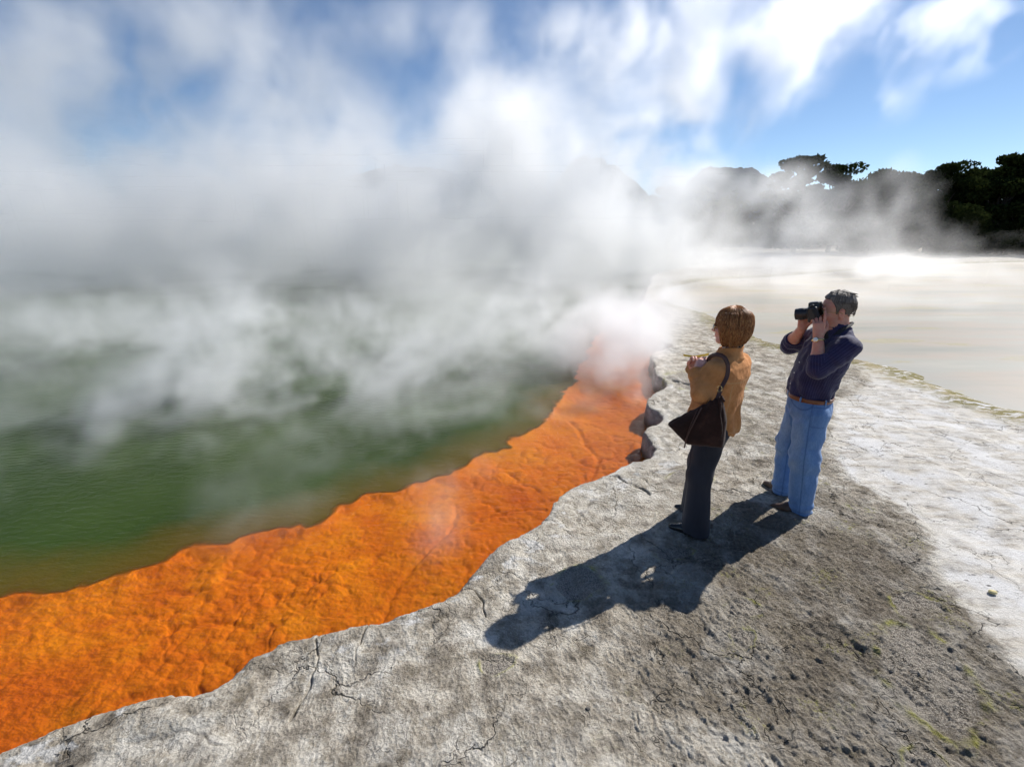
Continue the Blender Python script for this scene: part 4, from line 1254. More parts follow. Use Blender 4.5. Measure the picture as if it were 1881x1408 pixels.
# ---- yellow leaflet in her hands
la = np.array(W.at(1255, 653, -.03)); lb = np.array(W.at(1302, 652, .05)); lc = np.array(W.at(1300, 661, .06))
me = bpy.data.meshes.new('leaflet')
dv = np.array((0, .10, -.004))
fold = []
for i, (s_, zo) in enumerate(((0, 0), (1, .004), (0, .008))): pass
V = []; F = []
A0 = la; B0 = lb
for k in range(9):
    t = k / 8
    for j, (w0, zo) in enumerate(((0, .0), (.5, .010), (1, .0))):
        c_ = A0 * (1 - t) + B0 * t + np.array((0, -.055, 0)) * w0 * (.2 + .7 * t) + np.array((0, 0, zo - .012 * math.sin(t * 3.14)))
        V.append(tuple(c_)); V.append(tuple(c_ - np.array((0, 0, .0022))))
for k in range(8):
    for j in range(2):
        a0 = k * 6 + j * 2
        F.append((a0, a0 + 2, a0 + 8, a0 + 6)); F.append((a0 + 1, a0 + 7, a0 + 9, a0 + 3))
    F.append((k * 6, k * 6 + 6, k * 6 + 7, k * 6 + 1)); F.append((k * 6 + 4, k * 6 + 5, k * 6 + 11, k * 6 + 10))
F.append((0, 1, 3, 2)); F.append((2, 3, 5, 4)); F.append((48, 50, 51, 49)); F.append((50, 52, 53, 51))
me.from_pydata(V, [], F); me.update()
leaf = link('leaflet', me, paper_y); place(leaf, W)
tag(leaf, "folded yellow leaflet in the woman's hands", 'leaflet')

# ================================================================ MAN
G = Fig((2.22, 3.22))
gf_ = np.array((.92, .39, 0)); gl = np.array((-.39, .92, 0))             # chest turned a little to the lens
mS = np.array((-.035, 0, 1.345))
mSL = mS + gl * .185 + np.array((-.01, 0, -.03)); mSR = mS - gl * .175 + np.array((0, 0, -.02))
mEL = np.array(G.at(1503, 678, .26)); mWL = np.array(G.at(1503, 619, .185)); mER = np.array(G.at(1450, 634, -.27)); mWR = np.array(G.at(1474, 602, -.03))
m_head = np.array(G.at(1535, 571, .0)); mhf = (.93, .35, -.03); mup = (-.16, 0, 1)
m_hip = np.array((.035, 0, .86))
mA = (np.array((-.045, .115, 0)), np.array((.085, -.125, 0)))
cam_f = np.array(G.at(1464, 577, .05)); cam_b = np.array(G.at(1507, 574, .075))


def m_body(p):
    d = head_sdf(p, m_head, mhf, up=mup)
    d = smin(d, d_cap(p, m_head + np.array((-.03, 0, -.06)), mS + np.array((-.01, 0, .03)), .058, .064), .03)
    d = smin(d, d_chain(p, [mS + (0, 0, -.03), (.0, 0, 1.13), (.03, 0, .98), m_hip], [.105, .115, .108, .098], .05), .06)
    d = smin(d, d_cap(p, mSL, mSR, .05), .04)
    for s_, e, w_ in ((mSL, mEL, mWL), (mSR, mER, mWR)):
        d = smin(d, d_chain(p, [s_, e], [.045, .042], .02), .02)
        md = e * .62 + w_ * .38
        d = smin(d, d_chain(p, [e, md, w_], [.040, .043, .029], .02), .02)
    for k, a in ((.09, mA[0]), (-.09, mA[1])):
        d = smin(d, d_chain(p, [m_hip + (-.01, k * .8, -.04), (a[0] * .6 + .03, a[1], .46), a + (0, 0, .07)], [.078, .052, .040], .03), .04)
    hL = np.array(G.at(1505, 590, .115)) - mWL
    d = smin(d, hand_sdf(p, mWL, (.12, -.10, .98), (.25, -.97, 0), -1, [.30, .62, .75, .85], index=.16, spread=.5), .014)
    hR = np.array(G.at(1481, 584, .0)) - mWR
    d = smin(d, hand_sdf(p, mWR, (.02, .10, .95), (-.15, .98, .05), 1, [.50, .55, .6, .65], spread=.5), .014)
    return d


man = sdf_obj('person', m_body, (-.36, -.42, -.01), (.40, .42, 1.74), .0042, skin_m, None, lip_attr(m_head, mhf, 1.0, mup))
place(man, G)
tag(man, 'grey haired person in navy pinstripe shirt and jeans, leaning back with a camera', 'person')


def m_shirt_parts(p):
    M = np.stack([gf_, gl, np.array((0, 0, 1.0))])
    q = p @ M.T.astype(np.float32); z = p[:, 2]
    zz = [.86, .90, .97, 1.06, 1.18, 1.28, 1.345, 1.39, 1.43]
    a = np.interp(z, zz, [.128, .134, .140, .142, .142, .132, .108, .082, .066])
    b = np.interp(z, zz, [.155, .162, .172, .182, .200, .215, .195, .120, .074])
    cx = np.interp(z, zz, [.042, .044, .042, .030, .004, -.020, -.036, -.045, -.050])
    qq = np.stack([(q[:, 0] - cx * gf_[0]) / a, (q[:, 1] - cx * gl[0]) / b], 1)
    rr = (np.abs(qq[:, 0]) ** 2.3 + np.abs(qq[:, 1]) ** 2.3) ** (1 / 2.3)
    d = (rr - 1) * np.minimum(a, b) * .9
    d = smax(d, z - 1.415, .02); d = smax(d, .893 - z - .0 * q[:, 0], .008)
    arms = []
    for s_, e, w_, r_ in ((mSL, mEL, mWL, .42), (mSR, mER, mWR, .40)):
        end = e + (w_ - e) * r_
        ax = ((w_ - e) / np.linalg.norm(w_ - e)).astype(np.float32); tt = (p - end.astype(np.float32)) @ ax
        c = d_cap(p, e, end, .061, .056)
        c = c - .005 * sstep(.040, .034, np.abs(tt + .03)) * (np.linalg.norm(p - end.astype(np.float32), axis=1) < .10)
        c = smax(c, tt - .002, .005)
        c = smin(d_cap(p, s_, e, .078, .063), c, .03)
        te = np.linalg.norm(p - e.astype(np.float32), axis=1)
        inner = ((s_ + w_) / 2 - e); inner = inner / np.linalg.norm(inner)
        side = np.clip(((p - e.astype(np.float32)) @ inner.astype(np.float32)) / .05, -.3, 1)
        c = c + .006 * np.sin(te * 120 + 2 * side + 22 * p[:, 1]) * np.exp(-(te / .13) ** 2) * np.clip(side + .4, 0, 1)
        arms.append(c)
    return d, arms, q, cx


def m_shirt(p):
    d, arms, q, cx = m_shirt_parts(p)
    for c in arms: d = smin(d, c, .035)
    n_c = mS + np.array((-.012, 0, .072)); qn = p - n_c.astype(np.float32)
    qn = qn @ frame_m((gf_[0], gf_[1], .35)).T.astype(np.float32)
    rn = np.hypot(qn[:, 0], qn[:, 1])
    ring = np.maximum(np.abs(rn - (.070 + .4 * np.maximum(0, -qn[:, 2]))) - .005, np.abs(qn[:, 2]) - .024)
    d = smin(d, ring, .008)
    z = p[:, 2]
    ang = np.arctan2(q[:, 1], q[:, 0])
    d = d + .0065 * np.sin(ang * 8 + z * 24) * sstep(1.12, .95, z)
    w3 = fbm3(p, 9, 2, 118); d = d + .011 * (np.abs(fbm3(p + .03 * w3[:, None], 11, 2, 111)) - .25) + fold_noise(p, 26, .004, 116)
    return d


def m_stripe(V):
    d, arms, q, cx = m_shirt_parts(V)
    st = np.arctan2(q[:, 1], q[:, 0] - cx * gf_[0]) * .17
    for (s_, e, w_), c in zip(((mSL, mEL, mWL), (mSR, mER, mWR)), arms):
        mid = ((V - e.astype(np.float32)) @ ((w_ - e) / np.linalg.norm(w_ - e)).astype(np.float32)) > ((V - e.astype(np.float32)) @ ((s_ - e) / np.linalg.norm(s_ - e)).astype(np.float32))
        for seg, (a, b) in ((~mid, (s_, e)), (mid, (e, w_))):
            M = frame_m(b - a, (0.1, 1, .2)); r_ = (V - a.astype(np.float32)) @ M.T.astype(np.float32)
            sv = np.arctan2(r_[:, 1], r_[:, 2]) * .065
            u_ = seg & (c < d)
            st[u_] = sv[u_]
    return {'stripe': st}


shirt = sdf_obj('shirt', m_shirt, (-.36, -.44, .84), (.40, .44, 1.50), .004, shirt_m, man, m_stripe)
for px, py in ((1467, 665), (1456, 684), (1450, 704)):
    c = np.array(G.at(px, py, .06))
    for _ in range(40):
        if m_shirt(c[None].astype(np.float32))[0] < .001: break
        c = c + (np.array((.0, 0, c[2])) - c) * .02
    link('button', tube_mesh('button', [tuple(c + gf_ * k) for k in (.0, .003)], .005, 10), dial, shirt)
cz_ = mS + np.array((-.012, 0, .072))


def m_jeans(p):
    z = p[:, 2]
    d = d_ell(p, (.030, 0, .85), (.148, .178, .13))
    d = smax(d, z - .905, .006)
    A = d_chain(p, [(.005, .085, .80), (-.015, .125, .46), mA[0] + (-.012, 0, .03)], [.120, .094, .082], .05)
    B_ = d_chain(p, [(.055, -.08, .80), (.105, -.125, .46), mA[1] + (-.0, 0, .03)], [.120, .092, .080], .05)
    d = smin(d, smin(A, B_, .012), .03)
    d = np.maximum(d, .020 - z + .05 * np.clip(p[:, 0] - mA[0][0], -.05, .05) * -1)
    for (a, kx) in ((mA[0], -.015), (mA[1], .105)):
        m_ = np.exp(-((p[:, 1] - a[1]) / .12) ** 2)
        d = d + .0075 * np.sin(z * 52 + p[:, 0] * 30 + 3 * np.sin(p[:, 1] * 20)) * np.exp(-((z - .42) / .09) ** 2) * m_
        d = d + .0060 * np.sin(z * 85 + p[:, 0] * 24) * np.exp(-((z - .07) / .06) ** 2) * m_
    d = d + .006 * np.sin(z * 60 - np.abs(p[:, 1]) * 40) * np.exp(-((z - .76) / .05) ** 2) * (p[:, 0] > .02)
    return d + .014 * (np.abs(fbm3(p * np.array((1.3, 1.3, .8), np.float32), 7, 2, 121)) - .25) + fold_noise(p, 20, .005, 126, (1, 1, .7))


def jeans_attr(V):
    z = V[:, 2]; near = V[:, 1] > 0
    ax = np.where(near, np.interp(z, [0, .46, .8], [mA[0][0] - .012, -.015, .005]), np.interp(z, [0, .46, .8], [mA[1][0], .105, .055]))
    ay = np.where(near, np.interp(z, [0, .46, .8], [mA[0][1], .125, .085]), np.interp(z, [0, .46, .8], [mA[1][1], -.125, -.08]))
    out = np.where(near, V[:, 1] - ay, ay - V[:, 1]); fr = V[:, 0] - ax
    seam = np.exp(-(fr / .0035) ** 2) * (np.abs(out) > .03)
    pk = np.exp(-((np.hypot((V[:, 0] - .075) / 1.0, (z - .90) / .8) - .075) / .006) ** 2) * near * (z < .895)
    bp = np.exp(-((np.maximum(np.abs(V[:, 0] + .06) / .055, np.abs(z - .80) / .07) - 1) / .05) ** 2) * (V[:, 1] > .06)
    hem = np.exp(-((z - .045) / .003) ** 2)
    fade = np.exp(-((fr - .06) / .04) ** 2) * (np.exp(-((z - .60) / .16) ** 2) + .7 * np.exp(-((z - .40) / .06) ** 2))
    return {'seam': np.clip(seam + pk + bp * .8 + hem, 0, 1), 'fade': np.clip(fade, 0, 1)}


jeans = sdf_obj('jeans', m_jeans, (-.26, -.33, -.01), (.32, .33, 1.0), .005, denim_m, man, jeans_attr)
# belt following the waist, with loops and buckle


def waist_ring(z, grow):
    pts = []
    for t in np.linspace(0, 2 * math.pi, 48, endpoint=False):
        dv = np.array((math.cos(t), math.sin(t), 0)); c = np.array((.042, 0, z))
        lo_, hi_ = 0.03, .3
        for _ in range(16):
            mid = (lo_ + hi_) / 2
            v = min(m_shirt((c + dv * mid)[None].astype(np.float32))[0], m_jeans((c + dv * mid - (0, 0, .012))[None].astype(np.float32))[0])
            if v < 0: lo_ = mid
            else: hi_ = mid
        pts.append(c + dv * (hi_ + grow))
    P_ = np.array(pts)
    for _ in range(3): P_ = (np.roll(P_, 1, 0) + P_ * 2 + np.roll(P_, -1, 0)) / 4
    return P_


WR = waist_ring(.902, .004)
belt = bpy.data.objects.new('belt', tube_mesh('belt', [tuple(v) for v in WR], .0165, 8, closed=True, flat=1))
bm_ = belt.data
cc_ = np.array((.042, 0, .902))
co = np.empty(len(bm_.vertices) * 3, np.float32); bm_.vertices.foreach_get('co', co); co = co.reshape(-1, 3)
k_ = np.repeat(WR, 8, 0); rad_ = co - k_; outw = (k_ - cc_); outw[:, 2] = 0; outw /= np.linalg.norm(outw, axis=1)[:, None]
on = (rad_ * outw).sum(1); co = k_ + rad_ - outw * (on * .80)[:, None]
bm_.vertices.foreach_set('co', co.astype(np.float32).ravel()); bm_.materials.append(belt_leather); COL.objects.link(belt); belt.parent = man
for i in (3, 10, 17, 32, 41):
    c = WR[i]; o_ = (c - cc_); o_[2] = 0; o_ /= np.linalg.norm(o_)
    link('belt_loop', tube_mesh('belt_loop', [tuple(c + o_ * .002 + (0, 0, -.024)), tuple(c + o_ * .007 + (0, 0, -.016)), tuple(c + o_ * .007 + (0, 0, .016)), tuple(c + o_ * .002 + (0, 0, .022))], .0062, 6, flat=.4, up=tuple(o_)), denim_m, jeans)
c = WR[2]; o_ = (c - cc_); o_[2] = 0; o_ /= np.linalg.norm(o_); s_ = np.cross(o_, (0, 0, 1))
link('buckle', tube_mesh('buckle', [tuple(c + o_ * .006 + s_ * math.cos(t) * .022 + np.array((0, 0, math.sin(t) * .018))) for t in np.linspace(0, 2 * math.pi, 14, endpoint=False)], .0028, 6, closed=True), steel, belt)
shoe('shoe', (-.125, .118, -.005), (.150, .150, -.005), brown_leather, man, wid=.048)
shoe('shoe', (.0, -.105, -.005), (.245, -.215, -.005), brown_leather, man, wid=.048)


def m_hair(p):
    q = (p - m_head.astype(np.float32)) @ frame_m(mhf, mup).T.astype(np.float32)
    th = .005 + .010 * sstep(.05, .12, q[:, 2])
    d = d_ell(q, (-.012, 0, .038), (.098, .076, .086)) - th
    ang = np.arctan2(q[:, 1], q[:, 0]); n_ = fbm3(np.stack([q[:, 0] * 1.2, q[:, 1] * 5, q[:, 2] * 1.5], 1), 22, 3, 131)
    d = d - .003 * n_
    # hairline: back of the temples, above the ears, down to the nape
    line = np.interp(q[:, 0] + .003 * n_, [-.115, -.06, -.036, -.030, -.012, .006, .012, .022, .028, .046, .060, .09], [-.088, -.075, -.055, .020, .030, .022, -.012, -.008, .035, .068, .088, .096]) + .006 * n_
    line = np.where((np.abs(q[:, 1]) < .05) & (q[:, 0] > .0), np.interp(q[:, 0], [.0, .05, .09], [.06, .082, .088]) + .006 * n_, line)
    d = smax(d, (line - q[:, 2]) * .8, .006)
    d = smax(d, -d_ell(q, (-.010, .085, -.006), (.024, .02, .034)), .003)
    d = smax(d, -d_ell(q, (-.010, -.085, -.006), (.024, .02, .034)), .003)
    for a_, b_ in (((-.03, .0, .128), (-.105, .02, .118)), ((-.02, .02, .130), (-.085, .035, .126)), ((.04, -.01, .122), (-.04, -.02, .142)), ((-.05, -.01, .122), (-.115, -.005, .10))):
        d = smin(d, d_cap(q, a_, b_, .012, .0025), .010)
    return d


sdf_obj('hair', m_hair, m_head - .17, m_head + .18, .003, hair_g, man, hair_attr(m_head, mhf, 1.0, mup))
glasses(m_head, mhf, man, 1.0, lens_m, gold, .95, mup)
rs = random.Random(8); hm = frame_m(mhf, mup); paths = []; radii = []
man_hair = [o for o in man.children if o.name.startswith('hair')][0]
while len(paths) < 520:
    th_ = rs.uniform(-math.pi, math.pi); z = rs.uniform(-.06, .10)
    if z < .03 and math.cos(th_) > -.25: continue
    if z < .07 and math.cos(th_) > .45: continue
    ph = rs.uniform(0, 1)
    s_z = z / .10; rxy = math.sqrt(max(.0, 1 - min(1, max(0, s_z)) ** 2))
    base_ = np.array((-.012 + math.cos(th_) * rxy * .108, math.sin(th_) * rxy * .086, .038 + s_z * .098 if z > 0 else .038 + z))
    nrm_ = base_ - np.array((-.012, 0, .02)); nrm_ /= np.linalg.norm(nrm_)
    flow = np.array((-.9, rs.uniform(-.3, .3), .15 if z > .05 else -.6)); flow -= nrm_ * (flow @ nrm_); flow /= np.linalg.norm(flow) + 1e-6
    L = rs.uniform(.018, .034) * (1.3 if z > .07 else .8); lift = rs.uniform(.03, .22) * (1.3 if z > .07 else .4)
    pts = [base_ - nrm_ * .004 + flow * L * t + nrm_ * L * lift * math.sin(t * 2.0) for t in (0, .35, .7, 1)]
    paths.append([tuple(m_head + hm[0] * p_[0] + hm[1] * p_[1] + hm[2] * p_[2]) for p_ in pts]); radii.append(rs.uniform(.0010, .0022))
strand_mesh('locks', paths, radii, m_head, mhf, 1.0, mup, hair_g, man_hair, 4)
# wristwatch on the near wrist
ax = (mWL - mEL) / np.linalg.norm(mWL - mEL); wc = mWL - ax * .022
M_ = frame_m(ax, (0, 1, 0)); e1, e2 = M_[1], M_[2]
wt = bpy.data.objects.new('wristwatch', tube_mesh('wristwatch', [tuple(wc + (e1 * math.cos(t) + e2 * math.sin(t)) * .0335) for t in np.linspace(0, 2 * math.pi, 28, endpoint=False)], .0065, 8, closed=True, flat=1.0))
wt.data.materials.append(gold); COL.objects.link(wt); wt.parent = man
wdir = np.array((.35, .93, .1)); wdir -= ax * (ax @ wdir); wdir /= np.linalg.norm(wdir)
link('watch_case', tube_mesh('watch_case', [tuple(wc + wdir * k) for k in (.030, .032, .040, .042)], [.015, .018, .018, .016], 24), gold, wt)
link('watch_face', tube_mesh('watch_face', [tuple(wc + wdir * k) for k in (.0405, .0435)], .0145, 24), dial, wt)

# ---- the camera he holds to his eye
cf = cam_f - cam_b; cf /= np.linalg.norm(cf); Mc = frame_m(cf); cb = cam_b + cf * .034; CS = 1.22


def C(a, b, c): return tuple(cb + (Mc[0] * a + Mc[1] * b + Mc[2] * c) * CS)


def cam_body(p):
    q = (p - cb.astype(np.float32)) @ Mc.T.astype(np.float32) / np.float32(CS)
    d = d_box(q, (0, -.01, -.004), (.024, .066, .044), None, .010)
    d = smin(d, d_box(q, (.006, -.075, -.004), (.030, .018, .042), None, .014), .010)
    d = smin(d, d_box(q, (-.002, 0, .046), (.028, .026, .018), None, .010), .012)
    d = smin(d, d_cyl(q, (.02, 0, .0), (.034, 0, .0), .036), .004)
    d = smax(d, -d_box(q, (-.034, 0, .046), (.008, .014, .009)), .002)
    return d * CS


cbo = sdf_obj('camera', cam_body, cb - .13, cb + .13, .0028, black_plastic)
place(cbo, G)
tag(cbo, "black camera with zoom lens held up to the man's eye", 'camera')


def cam_lens(p):
    q = (p - cb.astype(np.float32)) @ Mc.T.astype(np.float32) / np.float32(CS)
    d = d_cyl(q, (.034, 0, 0), (.052, 0, 0), .032)
    d = np.minimum(d, d_cyl(q, (.050, 0, 0), (.078, 0, 0), .0345))
    d = np.minimum(d, d_cyl(q, (.076, 0, 0), (.095, 0, 0), .0325))
    d = np.maximum(d, -d_cyl(q, (.086, 0, 0), (.105, 0, 0), .027))
    ang = np.arctan2(q[:, 2], q[:, 1])
    return (d + .0012 * (np.sin(ang * 40) > 0) * (np.abs(q[:, 0] - .064) < .012)) * CS


lens_o = sdf_obj('lens', cam_lens, cb - .17, cb + .17, .003, black_plastic, cbo, smooth=0)
link('front_glass', tube_mesh('front_glass', [C(.0855, 0, 0), C(.0885, 0, 0), C(.0895, 0, 0)], [.0327, .0325, .022], 24), glass_m, lens_o)
link('dial', tube_mesh('dial', [C(.0, .045, .040), C(.0, .045, .052)], .011, 16), black_plastic, cbo)
link('shutter_button', tube_mesh('shutter_button', [C(.018, -.065, .036), C(.018, -.065, .045)], .006, 12), steel, cbo)
link('eyecup', tube_mesh('eyecup', [C(-.028, 0, .046), C(-.036, 0, .046)], [.017, .019], 16), rubber, cbo)
st_pts = spline([C(-.012, .062, .03), tuple(np.array(C(-.030, .060, -.02))), tuple(np.array(G.at(1515, 606, .13))), tuple(np.array(G.at(1520, 632, .135))), tuple(np.array(G.at(1530, 620, .13))), tuple(np.array(G.at(1546, 606, .10))), tuple(np.array(G.at(1561, 597, .04))), tuple(np.array(G.at(1563, 594, -.04))), tuple(np.array(G.at(1545, 600, -.10))), tuple(np.array(G.at(1512, 612, -.09))), C(.0, -.095, .02)], 6)
link('strap', tube_mesh('strap', st_pts, .015, 8, flat=.16, up=(.3, .8, .5)), black_web, cbo)


# ---------------------------------------------------------------- loose stones lying on the crust
def stone(x, y, r, seed, mat, label):
    rs_ = np.random.default_rng(seed); c = np.array((0, 0, r * .25)); off = rs_.uniform(-.3, .3, (3, 3)) * r
    def fn(p): return smin(smin(d_ell(p, c, (r, r * .7, r * .42)), d_ell(p, c + off[0], (r * .6, r * .6, r * .4)), r * .2), d_ell(p, c + off[1], (r * .5, r * .6, r * .35)), r * .2) + fold_noise(p, .9 / r, r * .16, seed)
    o = sdf_obj('stone', fn, (-r * 1.6, -r * 1.6, -r), (r * 1.6, r * 1.6, r * 1.2), r / 9, mat)
    o.location = (x, y, .012); tag(o, label, 'stone')


stone(2.85, 2.25, .022, 1, plain('sulphur_stone', (.50, .43, .22), .9), 'small yellow stone alone on the pale crust near the right edge')
stone(.34, 1.54, .012, 2, plain('grey_stone', (.06, .055, .05), .9), 'tiny dark grey stone on the pale crust at bottom centre')
# ---------------------------------------------------------------- steam: voxel density from mesh attribute
def resample(lat, shape):
    """cubic-ish smooth separable upsampling of a small random lattice to shape"""
    out = lat
    for ax, n in enumerate(shape):
        m_ = out.shape[ax]
        t = np.linspace(1, m_ - 2.001, n); i = np.floor(t).astype(int); f = (t - i).astype(np.float32)
        shp = [1, 1, 1]; shp[ax] = n; f = f.reshape(shp)
        p0 = np.take(out, i - 1, ax); p1 = np.take(out, i, ax); p2 = np.take(out, i + 1, ax); p3 = np.take(out, np.minimum(i + 2, m_ - 1), ax)
        out = p1 + 0.5 * f * (p2 - p0 + f * (2 * p0 - 5 * p1 + 4 * p2 - p3 + f * (3 * (p1 - p2) + p3 - p0)))
    return out.astype(np.float32)


def vol_fbm(shape, size, base_cell, octv, seed, gain=0.55):
    rng = np.random.default_rng(seed)
    s = np.zeros(shape, np.float32); a = 1.0; t = 0
    for o in range(octv):
        cell = base_cell / 2 ** o
        n = [max(4, int(round(size[k] / cell)) + 4) for k in range(3)]
        s += a * resample(rng.standard_normal(n).astype(np.float32), shape)
        t += a * a; a *= gain
    return s / math.sqrt(t)


def gather(vol, ix, iy, iz):
    """trilinear lookup at float index positions"""
    sh = vol.shape
    ix = np.clip(ix, 0, sh[0] - 1.001); iy = np.clip(iy, 0, sh[1] - 1.001); iz = np.clip(iz, 0, sh[2] - 1.001)
    x0 = ix.astype(np.int32); y0 = iy.astype(np.int32); z0 = iz.astype(np.int32)
    fx = ix - x0; fy = iy - y0; fz = iz - z0
    v = 0
    for dx in (0, 1):
        for dy in (0, 1):
            for dz in (0, 1):
                v = v + vol[x0 + dx, y0 + dy, z0 + dz] * (fx if dx else 1 - fx) * (fy if dy else 1 - fy) * (fz if dz else 1 - fz)
    return v.astype(np.float32)


def steam_volume(name, lo, hi, vox, fn, mat, step):
    lo = np.array(lo, float); hi = np.array(hi, float)
    n = np.round((hi - lo) / vox).astype(int)
    ax = [lo[k] + (np.arange(n[k]) ) * (hi[k] - lo[k]) / (n[k] - 1) for k in range(3)]
    X, Y, Z = [a.astype(np.float32) for a in np.meshgrid(*ax, indexing='ij', sparse=True)]
    D = fn(X, Y, Z, tuple(n), hi - lo).astype(np.float32)
    N = D.size
    me = bpy.data.meshes.new(name)
    me.vertices.add(N)
    me.attributes.new('density', 'FLOAT', 'POINT').data.foreach_set('value', D.ravel())
    o = link(name, me)
    ng = bpy.data.node_groups.new(name + '_nodes', 'GeometryNodeTree')
    ng.interface.new_socket('Geometry', in_out='INPUT', socket_type='NodeSocketGeometry')
    ng.interface.new_socket('Geometry', in_out='OUTPUT', socket_type='NodeSocketGeometry')
    gi = ng.nodes.new('NodeGroupInput'); go = ng.nodes.new('NodeGroupOutput')
    L = ng.links.new
    vc = ng.nodes.new('GeometryNodeVolumeCube')
    vc.inputs['Min'].default_value = lo; vc.inputs['Max'].default_value = hi
    for k, s in enumerate('XYZ'): vc.inputs['Resolution ' + s].default_value = int(n[k])
    pos = ng.nodes.new('GeometryNodeInputPosition')
    sep = ng.nodes.new('ShaderNodeSeparateXYZ'); L(pos.outputs[0], sep.inputs[0])
    def M(op, a, b):
        q = ng.nodes.new('ShaderNodeMath'); q.operation = op
        for i, vv in enumerate((a, b)):
            if vv is None: continue
            if isinstance(vv, (int, float)): q.inputs[i].default_value = vv
            else: L(vv, q.inputs[i])
        return q.outputs[0]
    I = []
    for k in range(3):
        I.append(M('ROUND', M('MULTIPLY', M('SUBTRACT', sep.outputs[k], float(lo[k])), float((n[k] - 1) / (hi[k] - lo[k]))), None))
    # integer index via two 32-bit steps (floats lose precision above 16M)
    row = M('ADD', M('MULTIPLY', I[0], float(n[1])), I[1])
    fi = ng.nodes.new('FunctionNodeFloatToInt'); L(row, fi.inputs[0])
    im = ng.nodes.new('FunctionNodeIntegerMath'); im.operation = 'MULTIPLY_ADD'
    fz = ng.nodes.new('FunctionNodeFloatToInt'); L(I[2], fz.inputs[0])
    L(fi.outputs[0], im.inputs[0]); im.inputs[1].default_value = int(n[2]); L(fz.outputs[0], im.inputs[2])
    na = ng.nodes.new('GeometryNodeInputNamedAttribute'); na.data_type = 'FLOAT'; na.inputs['Name'].default_value = 'density'
    si = ng.nodes.new('GeometryNodeSampleIndex'); si.data_type = 'FLOAT'; si.domain = 'POINT'
    L(gi.outputs[0], si.inputs['Geometry']); L(na.outputs[0], si.inputs['Value']); L(im.outputs[0], si.inputs['Index'])
    L(si.outputs[0], vc.inputs['Density'])
    sm = ng.nodes.new('GeometryNodeSetMaterial'); sm.inputs['Material'].default_value = mat
    L(vc.outputs[0], sm.inputs[0]); L(sm.outputs[0], go.inputs[0])
    md = o.modifiers.new('steam', 'NODES'); md.node_group = ng
    me.materials.append(mat)
    return o


def steam_mat(name, k, aniso):
    m = NT(name)
    at = m.n('ShaderNodeAttribute', attribute_name='density')
    v = m.n('ShaderNodeVolumePrincipled', {'Color': (1.0, 1.0, 1.0), 'Density': m.math('MULTIPLY', at.outputs['Fac'], k), 'Anisotropy': aniso, 'Density Attribute': ''})
    m.t.links.new(v.outputs[0], m.out.inputs['Volume'])
    m.m.cycles.volume_sampling = 'MULTIPLE_IMPORTANCE'
    return m.m



def puffs(lst, X, Y, Z):
    """sum of soft ellipsoidal puffs (x, y, z, rx, ry, rz, weight)"""
    e = 0
    for (x, y, z, rx, ry, rz, w) in lst:
        e = e + w * (np.exp(-((X - x) / rx) ** 2) * np.exp(-((Y - y) / ry) ** 2)) * np.exp(-((Z - z) / rz) ** 2)
    return e


